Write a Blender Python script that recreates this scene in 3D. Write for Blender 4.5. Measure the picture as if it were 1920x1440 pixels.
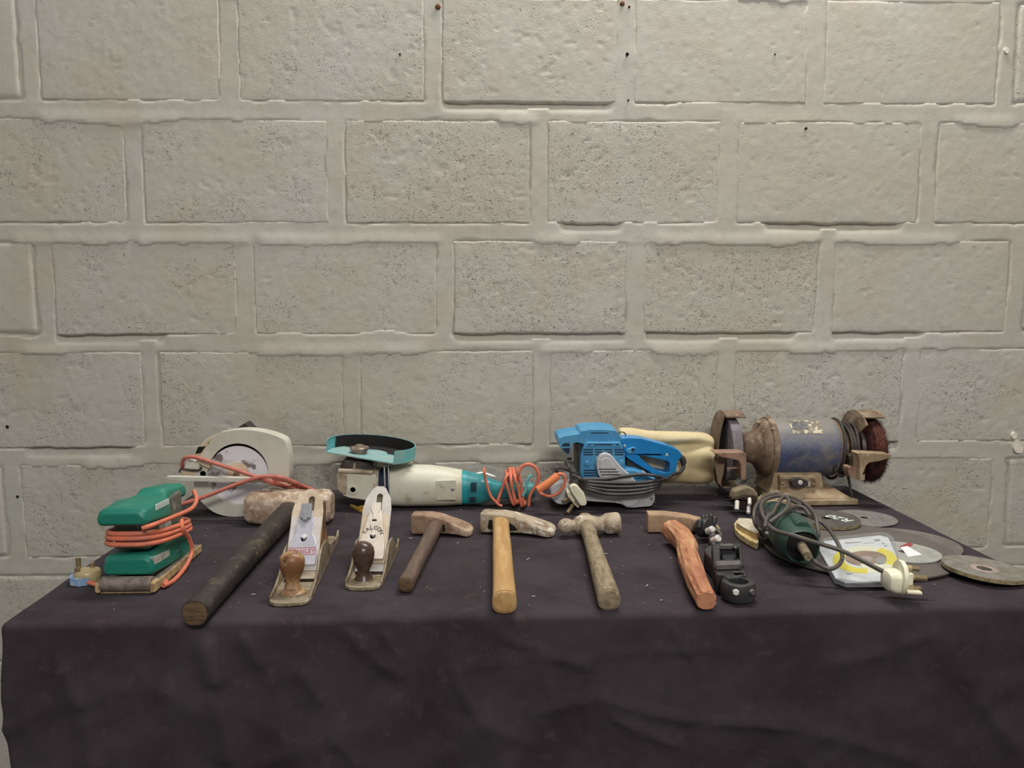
import bpy, bmesh, math, random
import numpy as np
from mathutils import Vector, Matrix, Quaternion
from mathutils.geometry import tessellate_polygon

for o in list(bpy.data.objects):
    bpy.data.objects.remove(o)
scene = bpy.context.scene
COL = scene.collection
R_ = math.radians
random.seed(7)

# ------------------------------------------------------------------ camera, world, lamps, exposure
# world frame: table top is z = 0, the block wall is the plane y = 0, x to the right, metres
FOC, PITCH, YAW, ROLL = 1497.47, 0.1020626, 0.0281835, -0.0021498
CAM = Vector((0.0, -1.733056, 0.403739))
cp, sp, cy, sy, cr, sr = (math.cos(PITCH), math.sin(PITCH), math.cos(YAW), math.sin(YAW), math.cos(ROLL), math.sin(ROLL))
FWD = Vector((sy * cp, cy * cp, -sp))
RGT = Vector((cy, -sy, 0))
UPV = RGT.cross(FWD)
RGT, UPV = RGT * cr + UPV * sr, UPV * cr - RGT * sr
cam_d = bpy.data.cameras.new('camera')
cam_d.sensor_fit = 'HORIZONTAL'
cam_d.sensor_width = 36.0
cam_d.lens = 36.0 * FOC / 1920.0
cam_d.clip_start = 0.02
cam = bpy.data.objects.new('camera', cam_d)
cam.matrix_world = Matrix.Translation(CAM) @ Matrix((RGT, UPV, -FWD)).transposed().to_4x4()
COL.objects.link(cam)
scene.camera = cam

world = bpy.data.worlds.new('room_ambient')
scene.world = world
world.use_nodes = True
world.node_tree.nodes['Background'].inputs['Color'].default_value = (1.0, 0.965, 0.925, 1)
world.node_tree.nodes['Background'].inputs['Strength'].default_value = 0.30


def area_lamp(name, loc, target, sx, sy_, power, col):
    ld = bpy.data.lights.new(name, 'AREA')
    ld.shape = 'RECTANGLE'
    ld.size, ld.size_y = sx, sy_
    ld.energy = power
    ld.color = col
    lo = bpy.data.objects.new(name, ld)
    lo.location = loc
    lo.rotation_euler = (Vector(target) - Vector(loc)).to_track_quat('-Z', 'Y').to_euler()
    COL.objects.link(lo)
    return lo


# strip lamp high on the block wall above the table, and an added soft fill lamp behind the camera
area_lamp('wall_strip_lamp', (0.40, -0.20, 2.15), (0.34, -0.42, 0.0), 1.3, 0.10, 39.0, (1.0, 0.96, 0.89))
area_lamp('front_fill_lamp', (0.45, -3.3, 2.0), (0.15, 0.0, 0.25), 1.2, 0.5, 56.0, (1.0, 0.95, 0.89))

scene.view_settings.view_transform = 'Standard'
scene.view_settings.look = 'None'
scene.view_settings.gamma = 1.0
scene.view_settings.use_curve_mapping = False
scene.view_settings.exposure = 0.0


# ------------------------------------------------------------------ surveying helpers: photo point -> place in the room
def ray(px, py):
    return FWD + RGT * ((px - 960) / FOC) + UPV * ((720 - py) / FOC)


def T(px, py, z=0.0):
    d = ray(px, py)
    return CAM + d * ((z - CAM.z) / d.z)


def W(px, py, Y):
    d = ray(px, py)
    return CAM + d * ((Y - CAM.y) / d.y)


def AX(px, py, X):
    d = ray(px, py)
    return CAM + d * ((X - CAM.x) / d.x)


def zoomed(ox, oy, k):
    return lambda pts: [(ox + x / k, oy + y / k) for x, y in pts]


# ------------------------------------------------------------------ materials
def lin(c):
    if isinstance(c, str):
        c = c.lstrip('#')
        c = [int(c[i:i + 2], 16) / 255 for i in (0, 2, 4)]
    else:
        c = [v / 255 for v in c]
    return tuple((v / 12.92 if v <= 0.04045 else ((v + 0.055) / 1.055) ** 2.4) for v in c) + (1.0,)


MATS = {}


def mat(name, base, rough=0.5, metal=0.0, alt=None, scale=30.0, lo=0.4, hi=0.65, bump=0.0, bscale=120.0, alt2=None, scale2=90.0, lo2=0.55, hi2=0.7,
        stretch=(1, 1, 1), spec=0.5, rough_alt=None):
    """procedural surface: a base colour with one or two noisy patches of wear, dirt or grain and fine relief"""
    m = bpy.data.materials.new(name)
    m.use_nodes = True
    nt = m.node_tree
    bs = nt.nodes['Principled BSDF']
    bs.inputs['Roughness'].default_value = rough
    bs.inputs['Metallic'].default_value = metal * 0.6
    bs.inputs['Specular IOR Level'].default_value = spec
    tc = nt.nodes.new('ShaderNodeTexCoord')
    mp = nt.nodes.new('ShaderNodeMapping')
    mp.inputs['Scale'].default_value = stretch
    nt.links.new(tc.outputs['Object'], mp.inputs['Vector'])
    col = None
    b = nt.nodes.new('ShaderNodeRGB')
    b.outputs[0].default_value = lin(base)
    col = b.outputs[0]
    for a, s, l, h, first in ((alt, scale, lo, hi, True), (alt2, scale2, lo2, hi2, False)):
        if a is None:
            continue
        n = nt.nodes.new('ShaderNodeTexNoise')
        n.inputs['Scale'].default_value = s
        n.inputs['Detail'].default_value = 7
        n.inputs['Roughness'].default_value = 0.66
        nt.links.new(mp.outputs[0], n.inputs['Vector'])
        rp = nt.nodes.new('ShaderNodeMapRange')
        mid = (l + h) / 2 - 0.012
        rp.inputs['From Min'].default_value = mid + (l - mid) * 0.6
        rp.inputs['From Max'].default_value = mid + (h - mid) * 0.6
        nt.links.new(n.outputs['Fac'], rp.inputs['Value'])
        mx = nt.nodes.new('ShaderNodeMix')
        mx.data_type = 'RGBA'
        nt.links.new(rp.outputs[0], mx.inputs['Factor'])
        nt.links.new(col, mx.inputs['A'])
        mx.inputs['B'].default_value = lin(a)
        col = mx.outputs['Result']
        if first and rough_alt is not None:
            mr = nt.nodes.new('ShaderNodeMapRange')
            mr.inputs['To Min'].default_value = rough
            mr.inputs['To Max'].default_value = rough_alt
            nt.links.new(rp.outputs[0], mr.inputs['Value'])
            nt.links.new(mr.outputs[0], bs.inputs['Roughness'])
    nt.links.new(col, bs.inputs['Base Color'])
    if bump > 0:
        n = nt.nodes.new('ShaderNodeTexNoise')
        n.inputs['Scale'].default_value = bscale
        n.inputs['Detail'].default_value = 4
        nt.links.new(mp.outputs[0], n.inputs['Vector'])
        bp = nt.nodes.new('ShaderNodeBump')
        bp.inputs['Strength'].default_value = bump
        bp.inputs['Distance'].default_value = 0.002
        nt.links.new(n.outputs['Fac'], bp.inputs['Height'])
        nt.links.new(bp.outputs[0], bs.inputs['Normal'])
    MATS[name] = m
    return m


def clear_film(name, tint, gloss=0.18, rough=0.12):
    m = bpy.data.materials.new(name)
    m.use_nodes = True
    nt = m.node_tree
    nt.nodes.remove(nt.nodes['Principled BSDF'])
    out = nt.nodes['Material Output']
    tr = nt.nodes.new('ShaderNodeBsdfTransparent')
    tr.inputs[0].default_value = lin(tint)
    gl = nt.nodes.new('ShaderNodeBsdfGlossy')
    gl.inputs['Roughness'].default_value = rough
    df = nt.nodes.new('ShaderNodeBsdfDiffuse')
    df.inputs[0].default_value = (0.7, 0.7, 0.7, 1)
    a = nt.nodes.new('ShaderNodeMixShader')
    a.inputs[0].default_value = 0.5
    nt.links.new(gl.outputs[0], a.inputs[1])
    nt.links.new(df.outputs[0], a.inputs[2])
    fr = nt.nodes.new('ShaderNodeLayerWeight')
    fr.inputs[0].default_value = gloss
    mr = nt.nodes.new('ShaderNodeMapRange')
    mr.inputs['To Min'].default_value = gloss * 0.35
    mr.inputs['To Max'].default_value = 0.75
    nt.links.new(fr.outputs['Facing'], mr.inputs['Value'])
    b = nt.nodes.new('ShaderNodeMixShader')
    nt.links.new(mr.outputs[0], b.inputs[0])
    nt.links.new(tr.outputs[0], b.inputs[1])
    nt.links.new(a.outputs[0], b.inputs[2])
    nt.links.new(b.outputs[0], out.inputs[0])
    return m


# painted blockwork: matte grey-cream paint, pitted relief where the block is open textured
def wall_paint(name, pit, fine, zone_lo=0.46):
    m = bpy.data.materials.new(name)
    m.use_nodes = True
    nt = m.node_tree
    L = nt.links.new
    bs = nt.nodes['Principled BSDF']
    bs.inputs['Roughness'].default_value = 0.75
    bs.inputs['Specular IOR Level'].default_value = 0.25
    geo = nt.nodes.new('ShaderNodeNewGeometry')

    def noise(scale, det, rough=0.5, sx=(1, 1, 1)):
        mp = nt.nodes.new('ShaderNodeMapping')
        mp.inputs['Scale'].default_value = sx
        L(geo.outputs['Position'], mp.inputs['Vector'])
        n = nt.nodes.new('ShaderNodeTexNoise')
        n.inputs['Scale'].default_value = scale
        n.inputs['Detail'].default_value = det
        n.inputs['Roughness'].default_value = rough
        L(mp.outputs[0], n.inputs['Vector'])
        return n.outputs['Fac']

    def rng(v, a, b, c=0.0, d=1.0):
        r = nt.nodes.new('ShaderNodeMapRange')
        for k, q in zip(('From Min', 'From Max', 'To Min', 'To Max'), (a, b, c, d)):
            r.inputs[k].default_value = q
        L(v, r.inputs['Value'])
        return r.outputs[0]

    def mul(a, b):
        x = nt.nodes.new('ShaderNodeMath')
        x.operation = 'MULTIPLY'
        L(a, x.inputs[0])
        if isinstance(b, float):
            x.inputs[1].default_value = b
        else:
            L(b, x.inputs[1])
        return x.outputs[0]

    def add(a, b):
        x = nt.nodes.new('ShaderNodeMath')
        x.operation = 'ADD'
        L(a, x.inputs[0])
        L(b, x.inputs[1])
        return x.outputs[0]

    def mixc(f, a, b):
        x = nt.nodes.new('ShaderNodeMix')
        x.data_type = 'RGBA'
        L(f, x.inputs['Factor'])
        if isinstance(a, tuple):
            x.inputs['A'].default_value = a
        else:
            L(a, x.inputs['A'])
        x.inputs['B'].default_value = b
        return x.outputs['Result']
    # broad patches of warmer and cooler paint
    c = mixc(rng(noise(2.3, 3), 0.35, 0.68), lin((183, 179, 166)), lin((188, 187, 180)))
    c = mixc(rng(noise(5.5, 4), 0.52, 0.75), c, lin((183, 176, 161)))
    c = mixc(rng(noise(60, 3), 0.5, 0.9), c, lin((172, 168, 155)))
    L(c, bs.inputs['Base Color'])
    # relief: pits (where a mask allows), sandy grain
    coarse = rng(noise(95, 2.5, 0.55, (0.85, 1, 1.15)), 0.30, 0.37, 1.0, 0.0)
    small = rng(noise(210, 2.5, 0.55), 0.33, 0.40, 1.0, 0.0)
    zone = rng(noise(8.0, 4, 0.65), zone_lo, zone_lo + 0.14, 0.05, 1.0)
    big = rng(noise(34, 3, 0.6), 0.25, 0.30, 1.0, 0.0)
    h = mul(mul(add(coarse, mul(small, 0.55)), zone), -pit)
    h = add(h, mul(noise(260, 4, 0.65), fine))
    h = add(h, mul(big, -pit * 0.7))
    h = add(h, mul(noise(14, 4, 0.55), 0.35))
    bp = nt.nodes.new('ShaderNodeBump')
    bp.inputs['Strength'].default_value = 1.0
    bp.inputs['Distance'].default_value = 0.004
    L(h, bp.inputs['Height'])
    L(bp.outputs[0], bs.inputs['Normal'])
    return m


# ------------------------------------------------------------------ mesh helpers: every shape is (verts, faces)
def join(*parts):
    V, Fc = [], []
    for v, f in parts:
        o = len(V)
        V += [tuple(p) for p in v]
        Fc += [tuple(i + o for i in q) for q in f]
    return V, Fc


def xf(shape, M):
    return [tuple(M @ Vector(p)) for p in shape[0]], shape[1]


def prism(loops, f, w0, w1):
    """outline (first loop) with holes (others), in u,v; f(u,v,w) gives the place; extruded from w0 to w1"""
    flat = [p for l in loops for p in l]
    tris = tessellate_polygon([[Vector((p[0], p[1], 0)) for p in l] for l in loops])
    n = len(flat)
    V = [tuple(f(u, v, w0)) for u, v in flat] + [tuple(f(u, v, w1)) for u, v in flat]
    Fc = [tuple(t) for t in tris] + [tuple(i + n for i in reversed(t)) for t in tris]
    o = 0
    for l in loops:
        k = len(l)
        for i in range(k):
            a, b = o + i, o + (i + 1) % k
            Fc.append((a, b, b + n, a + n))
        o += k
    return V, Fc


def slab(loops, yf, yb):
    """outlines measured on the upright plane y = yf, extruded back to yb"""
    if not isinstance(loops[0][0], (tuple, list)):
        loops = [loops]
    ls = [[(lambda p: (p.x, p.z))(W(x, y, yf)) for x, y in l] for l in loops]
    return prism(ls, lambda u, v, w: (u, w, v), yf, yb)


def plate(loops, z0, z1, zref=None):
    """outlines measured on a level plane, extruded upwards"""
    if not isinstance(loops[0][0], (tuple, list)):
        loops = [loops]
    zr = z1 if zref is None else zref
    ls = [[(lambda p: (p.x, p.y))(T(x, y, zr)) for x, y in l] for l in loops]
    return prism(ls, lambda u, v, w: (u, v, w), z0, z1)


def side(loop, X, half):
    """outline measured on the plane x = X (a right hand side), extruded to the left"""
    ls = [[(lambda p: (p.y, p.z))(AX(x, y, X)) for x, y in loop]]
    return prism(ls, lambda u, v, w: (w, u, v), X, X - half)


def box(c, s):
    x, y, z = c
    a, b, d = s[0] / 2, s[1] / 2, s[2] / 2
    V = [(x + i * a, y + j * b, z + k * d) for i in (-1, 1) for j in (-1, 1) for k in (-1, 1)]
    return V, [(0, 1, 3, 2), (4, 6, 7, 5), (0, 4, 5, 1), (2, 3, 7, 6), (0, 2, 6, 4), (1, 5, 7, 3)]


def circ(cx, cy_, r, n=32, a0=0.0, ry=None):
    ry = r if ry is None else ry
    return [(cx + r * math.cos(a0 + 2 * math.pi * i / n), cy_ + ry * math.sin(a0 + 2 * math.pi * i / n)) for i in range(n)]


def spline(pts, per=8, closed=False):
    P = [Vector(p) for p in pts]
    n = len(P)
    out = []
    rng_ = range(n) if closed else range(n - 1)
    for i in rng_:
        if closed:
            p0, p1, p2, p3 = P[(i - 1) % n], P[i], P[(i + 1) % n], P[(i + 2) % n]
        else:
            p0, p1, p2, p3 = P[max(i - 1, 0)], P[i], P[i + 1], P[min(i + 2, n - 1)]
        for k in range(per):
            t = k / per
            out.append(0.5 * ((2 * p1) + (p2 - p0) * t + (2 * p0 - 5 * p1 + 4 * p2 - p3) * t * t + (3 * p1 - p0 - 3 * p2 + p3) * t ** 3))
    if not closed:
        out.append(P[-1])
    return out


def sp2(pts, per=5):
    return [(p.x, p.y) for p in spline([(x, y, 0) for x, y in pts], per, True)]


def loft(rings, caps=True, closed=False):
    n = len(rings[0])
    V = [tuple(p) for r in rings for p in r]
    Fc = []
    m = len(rings)
    for j in range(m if closed else m - 1):
        for i in range(n):
            a, b = j * n + i, j * n + (i + 1) % n
            c, d = ((j + 1) % m) * n + (i + 1) % n, ((j + 1) % m) * n + i
            Fc.append((a, b, c, d))
    if caps and not closed:
        Fc.append(tuple(range(n)))
        Fc.append(tuple(reversed(range((m - 1) * n, m * n))))
    return V, Fc


def tube(pts, r, n=10, per=8, closed=False, smooth=True):
    P = spline(pts, per, closed) if smooth else [Vector(p) for p in pts]
    m = len(P)
    rings = []
    prev = None
    for i, p in enumerate(P):
        if closed:
            t = (P[(i + 1) % m] - P[i - 1])
        else:
            t = P[min(i + 1, m - 1)] - P[max(i - 1, 0)]
        if t.length < 1e-9:
            t = Vector((0, 0, 1))
        t.normalize()
        if prev is None:
            a = Vector((0, 0, 1)) if abs(t.z) < 0.9 else Vector((1, 0, 0))
            u = t.cross(a).normalized()
        else:
            u = (prev - t * prev.dot(t))
            u = u.normalized() if u.length > 1e-6 else t.orthogonal().normalized()
        prev = u
        v = t.cross(u)
        rr = r(i / max(m - 1, 1)) if callable(r) else r
        rings.append([p + (u * math.cos(2 * math.pi * k / n) + v * math.sin(2 * math.pi * k / n)) * rr for k in range(n)])
    return loft(rings, True, closed)


def oval(c, u, v, ru, rv, n=24, p=2.0):
    c, u, v = Vector(c), Vector(u), Vector(v)
    out = []
    for i in range(n):
        a = 2 * math.pi * i / n
        ca, sa = math.cos(a), math.sin(a)
        out.append(c + u * (ru * math.copysign(abs(ca) ** (2 / p), ca)) + v * (rv * math.copysign(abs(sa) ** (2 / p), sa)))
    return out


def lathe(prof, o, axis, n=32, a0=0.0, a1=2 * math.pi, caps=True):
    """profile of (distance along axis, radius)"""
    ax = Vector(axis).normalized()
    u = ax.orthogonal().normalized()
    if abs(ax.z) < 0.9:
        u = Vector((0, 0, 1)) - ax * ax.z
        u.normalize()
    v = ax.cross(u)
    o = Vector(o)
    rings = []
    for h, r in prof:
        rings.append([o + ax * h + (u * math.cos(2 * math.pi * i / n) + v * math.sin(2 * math.pi * i / n)) * max(r, 1e-5) for i in range(n)])
    return loft(rings, caps)


def ring_disc(o, axis, r0, r1, h, n=48):
    """flat disc with a centre hole"""
    return lathe([(0, r0), (0, r1), (h, r1), (h, r0), (0, r0)], o, axis, n, caps=False)


# ------------------------------------------------------------------ things and parts
def make(name, shape, material, bevel=0.0, seg=2, angle=38, smooth=True, subsurf=0):
    me = bpy.data.meshes.new(name)
    me.from_pydata([tuple(p) for p in shape[0]], [], [tuple(f) for f in shape[1]])
    bm = bmesh.new()
    bm.from_mesh(me)
    bmesh.ops.remove_doubles(bm, verts=bm.verts, dist=1e-6)
    bmesh.ops.recalc_face_normals(bm, faces=bm.faces)
    bm.to_mesh(me)
    bm.free()
    if smooth:
        me.polygons.foreach_set('use_smooth', [True] * len(me.polygons))
        me.set_sharp_from_angle(angle=R_(angle))
    ms = material if isinstance(material, (list, tuple)) else [material]
    for q in ms:
        me.materials.append(MATS[q] if isinstance(q, str) else q)
    ob = bpy.data.objects.new(name, me)
    COL.objects.link(ob)
    if bevel > 0:
        b = ob.modifiers.new('bevel', 'BEVEL')
        b.width = bevel
        b.segments = seg
        b.limit_method = 'ANGLE'
        b.angle_limit = R_(32)
        b.harden_normals = True
    if subsurf:
        s = ob.modifiers.new('subdivision', 'SUBSURF')
        s.levels = s.render_levels = subsurf
    return ob


class Thing:
    def __init__(self, name, label, cat, loc, rotz=0.0, group=None, frame=None):
        self.root = bpy.data.objects.new(name, None)
        self.root.empty_display_size = 0.03
        self.root.location = loc
        self.root.rotation_euler = (0, 0, rotz)
        if frame is not None:
            self.root.matrix_world = frame
        COL.objects.link(self.root)
        self.root['label'] = label
        self.root['category'] = cat
        if group:
            self.root['group'] = group
        self.M = Matrix.Translation(Vector(loc)) @ Matrix.Rotation(rotz, 4, 'Z') if frame is None else frame
        self.inv = self.M.inverted()

    def part(self, name, shape, material, world=True, under=None, label=None, **k):
        sh = xf(shape, self.inv) if world else shape
        ob = make(name, sh, material, **k)
        ob.parent = under if under is not None else self.root
        if label:
            ob['label'] = label
        return ob

    def text(self, body, size, M, material, under=None, depth=0.0002, world=True, name='lettering', align='CENTER', shear=0.0, bold=0.0):
        cu = bpy.data.curves.new(name, 'FONT')
        cu.body = body
        cu.size = size
        cu.align_x = align
        cu.align_y = 'CENTER'
        cu.extrude = depth
        cu.shear = shear
        cu.resolution_u = 3
        cu.offset = bold
        cu.materials.append(MATS[material])
        tmp = bpy.data.objects.new(name, cu)
        COL.objects.link(tmp)
        me = bpy.data.meshes.new_from_object(tmp)
        bpy.data.objects.remove(tmp)
        bpy.data.curves.remove(cu)
        ob = bpy.data.objects.new(name, me)
        COL.objects.link(ob)
        ob.parent = under if under is not None else self.root
        ob.matrix_local = (self.inv @ M) if world else M
        return ob


def frame3(o, x, y):
    x = Vector(x).normalized()
    z = x.cross(Vector(y)).normalized()
    y = z.cross(x)
    return Matrix.Translation(Vector(o)) @ Matrix((x, y, z)).transposed().to_4x4()


# ------------------------------------------------------------------ material library
mat('cloth', (65, 59, 64), 0.95, alt=(54, 47, 52), scale=9, lo=0.35, hi=0.7, alt2=(75, 63, 67), scale2=40, lo2=0.5, hi2=0.8, bump=0.35, bscale=900, spec=0.15)
mat('concrete_floor', (70, 66, 62), 0.9, alt=(52, 50, 48), scale=6, bump=0.3)
mat('table_board', (96, 74, 52), 0.7, alt=(80, 60, 42), scale=12, stretch=(1, 8, 8))
mat('table_steel', (60, 60, 62), 0.5, 0.8)
mat('green_plastic', (22, 118, 100), 0.45, alt=(60, 142, 122), scale=35, lo=0.5, hi=0.85, alt2=(120, 160, 140), scale2=120, lo2=0.62, hi2=0.85, bump=0.1)
mat('orange_cord', (216, 120, 90), 0.5, alt=(194, 112, 90), scale=40)
mat('rose_cord', (198, 118, 102), 0.5, alt=(178, 104, 92), scale=30)
mat('sander_steel', (142, 132, 124), 0.42, 0.35, alt=(110, 100, 94), scale=60, bump=0.15)
mat('sandpaper', (186, 160, 118), 0.9, alt=(150, 124, 86), scale=120, bump=0.5, bscale=600)
mat('dark_rubber', (34, 32, 32), 0.6, alt=(52, 48, 46), scale=50)
mat('sander_neck', (92, 96, 86), 0.6, alt=(150, 150, 140), scale=70, lo=0.55, hi=0.7)
mat('label_pale', (196, 196, 184), 0.5, alt=(150, 156, 146), scale=150, lo=0.45, hi=0.6)
mat('white_print', (205, 214, 208), 0.6)
mat('pin_brass', (150, 132, 104), 0.3, 0.9)
mat('pin_steel', (214, 208, 200), 0.35, 0.2)
mat('plug_clear', (176, 160, 122), 0.35, alt=(150, 132, 96), scale=40)
mat('blue_tape', (132, 166, 206), 0.4, alt=(180, 196, 214), scale=60)
mat('saw_beige', (204, 204, 192), 0.48, alt=(192, 190, 176), scale=14, alt2=(170, 164, 146), scale2=60, lo2=0.62, hi2=0.8, bump=0.05)
mat('saw_cream', (206, 190, 160), 0.5, alt=(176, 156, 122), scale=30)
mat('saw_blade', (226, 226, 232), 0.4, 0.1, alt=(124, 116, 116), scale=34, lo=0.54, hi=0.62, alt2=(206, 200, 186), scale2=20, lo2=0.5, hi2=0.7)
mat('hub_cream', (228, 208, 180), 0.5, alt=(214, 184, 156), scale=40)
mat('black_plastic', (38, 37, 38), 0.5, alt=(58, 55, 54), scale=40, bump=0.1)
mat('dusty_black', (52, 50, 50), 0.6, alt=(86, 80, 74), scale=45, lo=0.5, hi=0.8, bump=0.15)
mat('void_black', (10, 9, 9), 0.9)
mat('sledge_iron', (178, 158, 138), 0.65, 0.05, alt=(142, 118, 96), scale=40, alt2=(208, 192, 176), scale2=55, lo2=0.5, hi2=0.66, bump=0.9, bscale=70)
mat('sledge_handle', (46, 41, 38), 0.5, alt=(88, 76, 64), scale=22, lo=0.5, hi=0.72, alt2=(140, 126, 104), scale2=55, lo2=0.62, hi2=0.72, bump=0.7, bscale=60)
mat('handle_end', (104, 82, 58), 0.8, alt=(72, 56, 40), scale=60, stretch=(1, 1, 6), bump=0.3)
mat('plane_iron', (148, 136, 116), 0.55, 0.2, alt=(116, 98, 74), scale=30, alt2=(176, 164, 144), scale2=70, bump=0.2, bscale=150)
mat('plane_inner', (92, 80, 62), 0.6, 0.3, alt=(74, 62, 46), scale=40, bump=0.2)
mat('blade_dusty', (198, 184, 164), 0.5, 0.25, alt=(178, 160, 138), scale=25, alt2=(150, 134, 116), scale2=90, lo2=0.62, hi2=0.75)
mat('blade_steel', (214, 210, 206), 0.3, 0.5, alt=(196, 190, 184), scale=25, alt2=(150, 142, 134), scale2=90, lo2=0.66, hi2=0.75)
mat('cap_chrome', (206, 208, 220), 0.25, 0.7, alt=(186, 186, 196), scale=20, alt2=(120, 116, 116), scale2=110, lo2=0.68, hi2=0.76)
mat('cap_ivory', (222, 214, 202), 0.35, 0.25, alt=(206, 196, 182), scale=25, alt2=(150, 140, 128), scale2=100, lo2=0.68, hi2=0.76)
mat('cam_grey', (150, 152, 158), 0.35, 0.7)
mat('red_print', (176, 58, 62), 0.5)
mat('dark_print', (80, 72, 66), 0.6)
mat('knob_worn', (122, 84, 52), 0.4, alt=(170, 138, 102), scale=32, lo=0.42, hi=0.62, alt2=(86, 54, 30), scale2=60, lo2=0.55, hi2=0.7)
mat('knob_dark', (66, 50, 42), 0.28, alt=(88, 70, 60), scale=30, stretch=(1, 1, 3))
mat('hammer_rust', (154, 128, 106), 0.8, 0.0, alt=(118, 92, 72), scale=40, alt2=(178, 156, 134), scale2=26, lo2=0.5, hi2=0.66, bump=0.6, bscale=110)
mat('hammer_grey', (176, 162, 140), 0.7, 0.05, alt=(136, 118, 96), scale=34, alt2=(206, 201, 192), scale2=45, lo2=0.52, hi2=0.66, bump=0.5, bscale=110)
mat('hammer_wood_dark', (88, 74, 66), 0.5, alt=(112, 90, 76), scale=30, stretch=(4, 0.6, 4), alt2=(66, 54, 48), scale2=60)
mat('hammer_wood_yellow', (186, 150, 98), 0.6, alt=(172, 132, 80), scale=30, stretch=(4, 0.5, 4), alt2=(200, 172, 126), scale2=20, lo2=0.5, hi2=0.75, bump=0.15)
mat('hammer_wood_grey', (146, 132, 108), 0.8, alt=(118, 102, 78), scale=45, stretch=(3, 0.7, 3), alt2=(182, 172, 150), scale2=100, lo2=0.6, hi2=0.72, bump=0.35)
mat('branch_wood', (178, 122, 88), 0.68, alt=(146, 90, 66), scale=22, stretch=(3, 0.7, 3), alt2=(194, 152, 112), scale2=16, lo2=0.46, hi2=0.68, bump=0.4, bscale=70)
mat('branch_cut', (186, 130, 98), 0.85, alt=(168, 112, 82), scale=50)
mat('adze_head', (170, 142, 114), 0.75, 0.05, alt=(142, 114, 88), scale=26, alt2=(192, 166, 136), scale2=45, lo2=0.5, hi2=0.68, bump=0.45)
mat('clamp_black', (50, 50, 52), 0.42, alt=(84, 82, 82), scale=50, lo=0.5, hi=0.8, bump=0.1)
mat('clamp_worn', (108, 106, 104), 0.4, 0.4, alt=(84, 82, 80), scale=40)
mat('bolt_bright', (226, 222, 216), 0.3, 0.4)
mat('grinder_cream', (210, 209, 192), 0.5, alt=(196, 190, 164), scale=12, lo=0.45, hi=0.7, alt2=(150, 136, 106), scale2=45, lo2=0.58, hi2=0.78, bump=0.05)
mat('gear_alloy', (190, 178, 156), 0.5, 0.3, alt=(150, 136, 114), scale=40, alt2=(116, 102, 84), scale2=80, lo2=0.6, hi2=0.75, bump=0.2)
mat('gear_dark', (78, 72, 66), 0.5, 0.4, alt=(52, 48, 44), scale=50, bump=0.2)
mat('teal_plastic', (20, 146, 158), 0.42, alt=(34, 160, 168), scale=30)
mat('teal_guard', (104, 178, 182), 0.5, alt=(140, 180, 172), scale=16, lo=0.45, hi=0.7, alt2=(58, 156, 172), scale2=9, lo2=0.5, hi2=0.7)
mat('guard_dusty', (146, 176, 174), 0.6, alt=(120, 170, 174), scale=18, alt2=(158, 164, 150), scale2=30)
mat('guard_soot_shade', (22, 20, 20), 0.85)  # soot and the guard's inner shade together in one black
mat('spindle_steel', (146, 130, 116), 0.45, 0.4, alt=(104, 90, 78), scale=60)
mat('yellow_plastic', (206, 168, 70), 0.55, alt=(180, 140, 60), scale=60)
mat('cuff_orange', (238, 142, 92), 0.5, alt=(222, 130, 84), scale=40)
mat('belt_blue', (66, 140, 186), 0.45, alt=(88, 156, 192), scale=20, lo=0.42, hi=0.75, alt2=(124, 172, 196), scale2=60, lo2=0.62, hi2=0.85)
mat('handle_blue', (18, 122, 186), 0.3, alt=(28, 132, 194), scale=20)
mat('vent_dark', (14, 34, 60), 0.7)
mat('belt_grey', (190, 193, 196), 0.42, 0.1, alt=(168, 170, 171), scale=25, alt2=(130, 130, 128), scale2=70, lo2=0.64, hi2=0.78)
mat('cord_grey', (62, 60, 61), 0.45, alt=(50, 48, 49), scale=30)
mat('cord_black', (50, 46, 44), 0.5, alt=(70, 64, 58), scale=30)
mat('cord_taupe', (86, 80, 74), 0.5, alt=(72, 67, 62), scale=30)
mat('plug_ivory', (232, 228, 204), 0.45, alt=(218, 212, 184), scale=40)
mat('dust_bag', (206, 192, 154), 0.95, alt=(196, 178, 136), scale=10, alt2=(172, 156, 118), scale2=30, lo2=0.58, hi2=0.8, bump=0.3, bscale=300)
mat('motor_blue', (66, 78, 112), 0.5, 0.1, alt=(122, 116, 108), scale=11, lo=0.38, hi=0.62, alt2=(48, 56, 92), scale2=20, lo2=0.52, hi2=0.75, bump=0.1)
mat('bench_rust', (120, 101, 83), 0.72, 0.05, alt=(96, 76, 60), scale=18, alt2=(148, 131, 110), scale2=34, lo2=0.48, hi2=0.66, bump=0.3)
mat('bench_rest', (150, 122, 104), 0.65, 0.1, alt=(124, 96, 78), scale=30, bump=0.2)
mat('bench_base', (166, 148, 120), 0.65, 0.05, alt=(144, 122, 94), scale=25, alt2=(184, 168, 142), scale2=60, lo2=0.5, hi2=0.7, bump=0.15)
mat('stone_grey', (122, 118, 124), 0.85, alt=(104, 98, 104), scale=60, bump=0.4, bscale=400)
mat('wire_rust', (88, 46, 36), 0.85, alt=(62, 30, 24), scale=80, alt2=(116, 66, 52), scale2=200, lo2=0.55, hi2=0.7, bump=0.9, bscale=500, stretch=(0.3, 1, 1))
mat('name_plate', (206, 196, 170), 0.45, 0.2, alt=(120, 112, 100), scale=120, lo=0.42, hi=0.52)
mat('plate_ink', (74, 78, 88), 0.5, alt=(120, 116, 106), scale=160)
mat('plug_brown', (40, 26, 22), 0.4, alt=(54, 38, 32), scale=40)
mat('plug_dust', (132, 120, 96), 0.8, alt=(110, 98, 78), scale=40)
mat('rod_steel', (176, 168, 164), 0.25, 0.9)
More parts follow.
